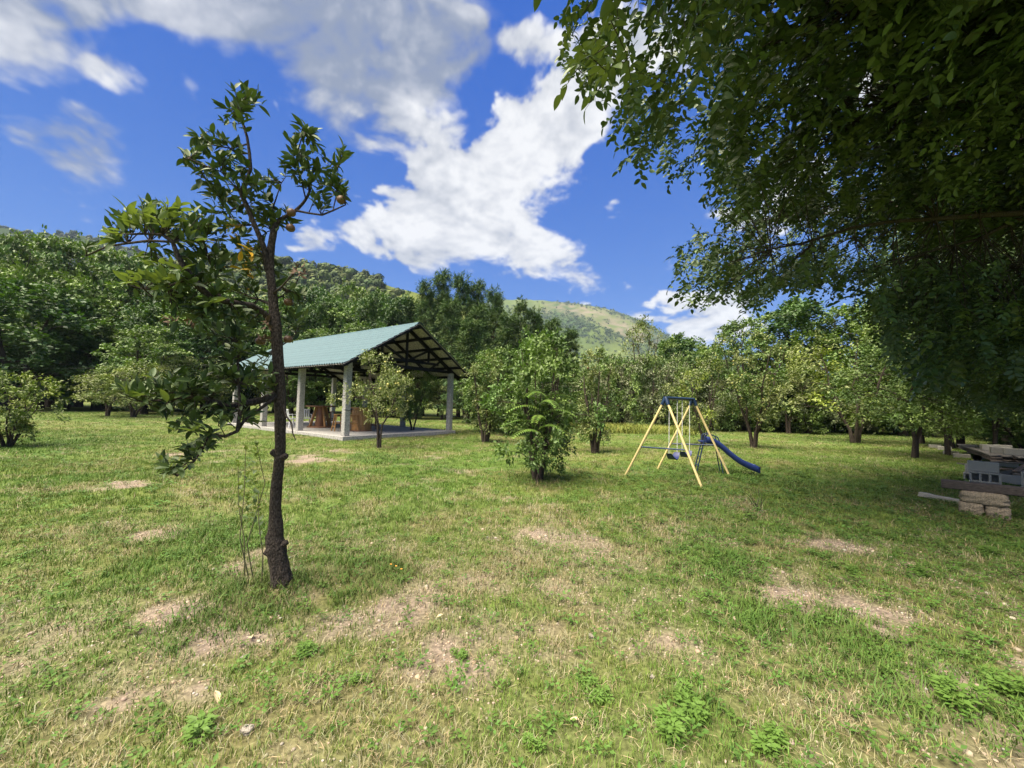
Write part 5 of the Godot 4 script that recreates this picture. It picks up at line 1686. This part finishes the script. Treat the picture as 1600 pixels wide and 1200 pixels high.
func build_grass() -> void:
	var pav := (get_node("pavilion") as Node3D).transform.affine_inverse()
	var kinds := {"lawn_grass": [], "dry_grass": [], "tall_grass": [], "ground_weeds": []}
	var tint := {"lawn_grass": [], "dry_grass": [], "tall_grass": [], "ground_weeds": []}
	# nearest and farthest distance, tufts to a square metre, size
	for zone in [[0.9, 2.6, 950.0, 0.85], [2.6, 5.0, 620.0, 1.0], [5.0, 9.0, 260.0, 1.35], [9.0, 17.0, 85.0, 1.9], [17.0, 34.0, 22.0, 3.0]]:
		var z0: float = zone[0]
		var z1: float = zone[1]
		var half := 1.42
		var area := half * (z1 * z1 - z0 * z0)
		for k in int(area * zone[2]):
			var z := sqrt(rnd(z0 * z0, z1 * z1))
			var x := rnd(-half, half) * z
			if z < 1.3 and rng.randf() < 0.2: continue
			if z > 12.0:
				var lp := pav * Vector3(x, 0, -z)
				if lp.x > -0.25 and lp.x < 5.9 and lp.z < 0.25 and lp.z > -11.1:
					continue
			var b := bareness(x, -z)
			var lu := lushness(x, -z)
			if rng.randf() < b * 0.9 - lu * 0.3:
				continue
			var s: float = zone[3] * rnd(0.7, 1.3)
			var c := turf_colour(x, -z)
			var name_ := "lawn_grass"
			var u := rng.randf()
			var dry := clampf(0.08 + 0.24 * worn(x, -z) + 0.45 * b + 0.45 * patch_noise.get_noise_2d(x * 1.5 - 70.0, -z * 1.5 + 33.0), 0.03, 0.7)
			if lu > 0.25 and u < lu * 0.75:
				name_ = "tall_grass"
				c = Color(0.085, 0.165, 0.030).lerp(c, rnd(0, 0.5))
			elif u > 0.94 - 0.20 * smoothstep(0.0, 4.0, x) and z < 11.0:
				name_ = "ground_weeds"
				c = Color(0.075, 0.145, 0.026)
			elif rng.randf() < dry:
				name_ = "dry_grass"
				c = Color(0.31, 0.275, 0.16)
			else:
				c = Color(0.140, 0.230, 0.044).lerp(c, rnd(0.1, 0.9))
			var sy := s / maxf(1.0, zone[3] * 0.75)
			var tilt := Basis(Vector3(rnd(-1, 1), 0, rnd(-1, 1)).normalized(), rnd(0, 0.25))
			kinds[name_].append(Transform3D(tilt * Basis(Vector3.UP, rnd(0, TAU)).scaled(Vector3(s, sy, s)), Vector3(x, ground_y(x, -z), -z)))
			tint[name_].append(vary(c, 0.22))
	for k in 2600:
		var z := rnd(23.0, 29.0)
		var x := rnd(0.12, 0.46) * z
		var s := rnd(3.0, 6.5)
		kinds.tall_grass.append(Transform3D(Basis(Vector3.UP, rnd(0, TAU)).scaled(Vector3(s, s, s)), Vector3(x, ground_y(x, -z), -z)))
		tint.tall_grass.append(vary(Color(0.20, 0.24, 0.05), 0.25))
	var meshes := {"lawn_grass": tuft_mesh(9, 0.045, 0.025, 0.062, 0.0042, 1.0, 1), "dry_grass": tuft_mesh(9, 0.055, 0.03, 0.085, 0.0034, 1.9, 2), "tall_grass": tuft_mesh(10, 0.05, 0.045, 0.115, 0.005, 1.1, 3), "ground_weeds": weed_mesh(10, 0.042, 0.03, 4)}
	var labels := {"lawn_grass": "short green lawn grass", "dry_grass": "dry straw-coloured grass in the lawn", "tall_grass": "taller bright green grass tufts in the lawn", "ground_weeds": "small broad-leaved weeds creeping in the lawn"}
	for k in kinds:
		tag(copies(self, k, meshes[k], M.blade, kinds[k], tint[k]), labels[k], "grass" if k != "ground_weeds" else "weeds", "", "stuff")
	# crumbs of soil and small stones where the ground is bare
	var xf := []
	var cc := []
	while xf.size() < 9000:
		var z := sqrt(rnd(0.8, 64.0))
		var x := rnd(-1.4, 1.4) * z
		if rng.randf() > bareness(x, -z): continue
		var s := rnd(0.003, 0.009) * (2.2 if rng.randf() < 0.03 else 1.0)
		xf.append(Transform3D(Basis(ball().normalized(), rnd(0, TAU)).scaled(Vector3(s, s * rnd(0.5, 0.9), s * rnd(0.7, 1.2))), Vector3(x, ground_y(x, -z) + s * 0.2, -z)))
		cc.append(vary(Color(0.36, 0.29, 0.22) if rng.randf() < 0.85 else Color(0.42, 0.37, 0.30), 0.25))
	var ms := MB.new()
	var ico := SphereMesh.new()
	ico.radius = 1.0; ico.height = 2.0; ico.radial_segments = 6; ico.rings = 3
	var arr := ico.get_mesh_arrays()
	for p: Vector3 in arr[Mesh.ARRAY_VERTEX]: ms.vert(p)
	ms.i = arr[Mesh.ARRAY_INDEX]
	tag(copies(self, "soil_crumbs", ms.mesh(), M.blade, xf, cc), "crumbs of soil and grit on the bare patches", "gravel", "", "stuff")
	# fallen straw lying flat
	xf = []
	cc = []
	for k in 9000:
		var z := sqrt(rnd(0.9, 49.0))
		var x := rnd(-1.4, 1.4) * z
		xf.append(Transform3D(Basis(Vector3.UP, rnd(0, TAU)) * Basis(Vector3.RIGHT, rnd(-0.25, 0.15)), Vector3(x, ground_y(x, -z) + rnd(0.004, 0.02), -z)))
		cc.append(vary(Color(0.34, 0.28, 0.17), 0.3))
	var st := MB.new()
	st.leaf(Vector3.ZERO, Vector3.FORWARD, Vector3.UP, 0.075, 0.0034, 0.3)
	tag(copies(self, "straw", st.mesh(), M.blade, xf, cc), "dry clippings strewn over the lawn", "straw", "", "stuff")

func build_small_things() -> void:
	# bigger weed clumps
	var wm := [weed_mesh(70, 0.075, 0.10, 11), weed_mesh(55, 0.06, 0.14, 12)]
	for a in [[1090, 1110, 0.9], [1060, 1150, 0.8], [945, 1085, 0.6], [915, 1060, 0.5], [1500, 1115, 0.9], [1560, 1090, 0.9], [1200, 1160, 0.7], [1100, 890, 0.8], [1330, 900, 0.7], [290, 1150, 0.8], [480, 1010, 0.6], [720, 1015, 0.5], [1175, 975, 0.6], [560, 1055, 0.5], [830, 1150, 0.5], [1440, 900, 0.8], [1540, 870, 0.9]]:
		var p := on_ground(a[0], a[1])
		var t := thing("weed_clump", "low clump of bright broad-leaved weeds in the near lawn", "weed", p, rnd(0, TAU), "weed clumps in the near lawn")
		for k in 4:
			var o := part(t, "leaves", wm[k % 2], M.weed, Vector3(rnd(-0.09, 0.09), 0, rnd(-0.09, 0.09)) * a[2])
			o.rotation.y = rnd(0, TAU)
			o.scale = Vector3(1.0, 0.7, 1.0) * a[2] * rnd(0.6, 0.95)
	# fallen leaves
	var fm := leaf_mesh(0.10, 0.035, 0.12, 0.5)
	for a in [[393, 990, 0.6, "long pale yellow fallen leaf below the apple tree"], [692, 958, 2.0, "pale round fallen leaf in mid lawn"], [336, 1076, 4.0, "small orange fallen leaf on bare soil"], [905, 1122, 1.2, "grey curled fallen leaf among the near weeds"]]:
		var p := on_ground(a[0], a[1])
		var o := part(self, "fallen_leaf", fm, M.dry_leaf, p + Vector3(0, 0.03, 0))
		o.rotation = Vector3(-0.2, a[2], 0.3)
		o.scale = Vector3.ONE * (0.9 if a[0] < 600 else 0.5)
		tag(o, a[3], "leaf")
	for a in [[383, 1012, 0.03, "pale rounded pebble under the yellow fallen leaf"], [925, 985, 0.035, "whitish pebble lying in the thin lawn"], [1018, 1050, 0.025, "small grey pebble beside a bare patch"], [386, 1140, 0.04, "tan stone sunk in the nearest grass"]]:
		var p := on_ground(a[0], a[1])
		tag(part(self, "pebble", rough_stone(Vector3(a[2] * 1.2, a[2] * 0.6, a[2] * 1.0), int(a[0])), M.rubble, p), a[3], "pebble")
	# orange flowers
	for a in [[618, 893], [625, 897], [612, 889]]:
		var p := on_ground(a[0], a[1])
		var t := thing("orange_flower", "small orange flower in the grass right of the apple trunk", "flower", p, rnd(0, TAU), "orange flowers right of the trunk")
		var m := MB.new()
		m.tube([Vector3.ZERO, Vector3(0.01, 0.08, 0)], [0.002, 0.0015], 4)
		m.col = Color(0.1, 0.15, 0.04)
		part(t, "stem", m.mesh(false), M.weed)
		for k in 6:
			m = MB.new()
			var d := Vector3(cos(k * 1.047), 0.3, sin(k * 1.047)).normalized()
			m.leaf(Vector3(0.01, 0.08, 0), d, Vector3.UP, 0.012, 0.008, 0.1)
			part(t, "petal", m.mesh(false), M.petal)
	# dry twigs sticking out of the lawn
	var p := on_ground(1186, 800)
	var t := thing("dry_twigs", "bare dry twigs sticking up from the lawn below the slide", "twigs", p)
	for k in 6:
		var m := MB.new()
		limb(m, rng, Vector3(rnd(-0.03, 0.03), -0.02, rnd(-0.03, 0.03)), Vector3(rnd(-0.3, 0.05), rnd(0.15, 0.38), rnd(-0.15, 0.15)), 0.006, 0.002, 0.05, 5, 4)
		part(t, "twig", m.mesh(false), M.dark_bark)
	# low post at the field edge
	p = on_ground(989, 657)
	var m := MB.new()
	m.tube([p * 0.0, Vector3(0, 0.36, 0), Vector3(0, 0.38, 0)], [0.05, 0.05, 0.03], 10)
	tag(part(self, "marker_post", m.mesh(false), M.white_plastic, p), "short white marker post at the far edge of the lawn", "post")
	# lamp pole beyond the hedge
	p = at(1093, 640, 36.0)
	p.y = 0.0
	t = thing("utility_pole", "thin grey utility pole standing in the hedge", "pole", p)
	m = MB.new()
	m.tube([Vector3(0, -0.2, 0), Vector3(-0.1, 6.6, 0)], [0.07, 0.05], 8)
	part(t, "shaft", m.mesh(false), M.concrete)
	m = MB.new()
	m.box(Vector3(0.12, 4.1, 0.1), Vector3(0.14, 0, 0), Vector3(0, 0.22, 0), Vector3(0, 0, 0.1), 0.02)
	part(t, "meter_box", m.mesh(false), M.white_plastic)
	# cable across the dark gap at the left
	m = MB.new()
	var pts := []
	var rad := []
	for k in 13:
		var f := k / 12.0
		pts.append(at(-260, 560, 30.0).lerp(at(330, 570, 33.0), f) - Vector3(0, 0.5 * sin(PI * f), 0))
		rad.append(0.012)
	m.tube(pts, rad, 5)
	tag(part(self, "overhead_cable", m.mesh(false), M.cable), "thin overhead cable strung before the dark forest edge", "cable")
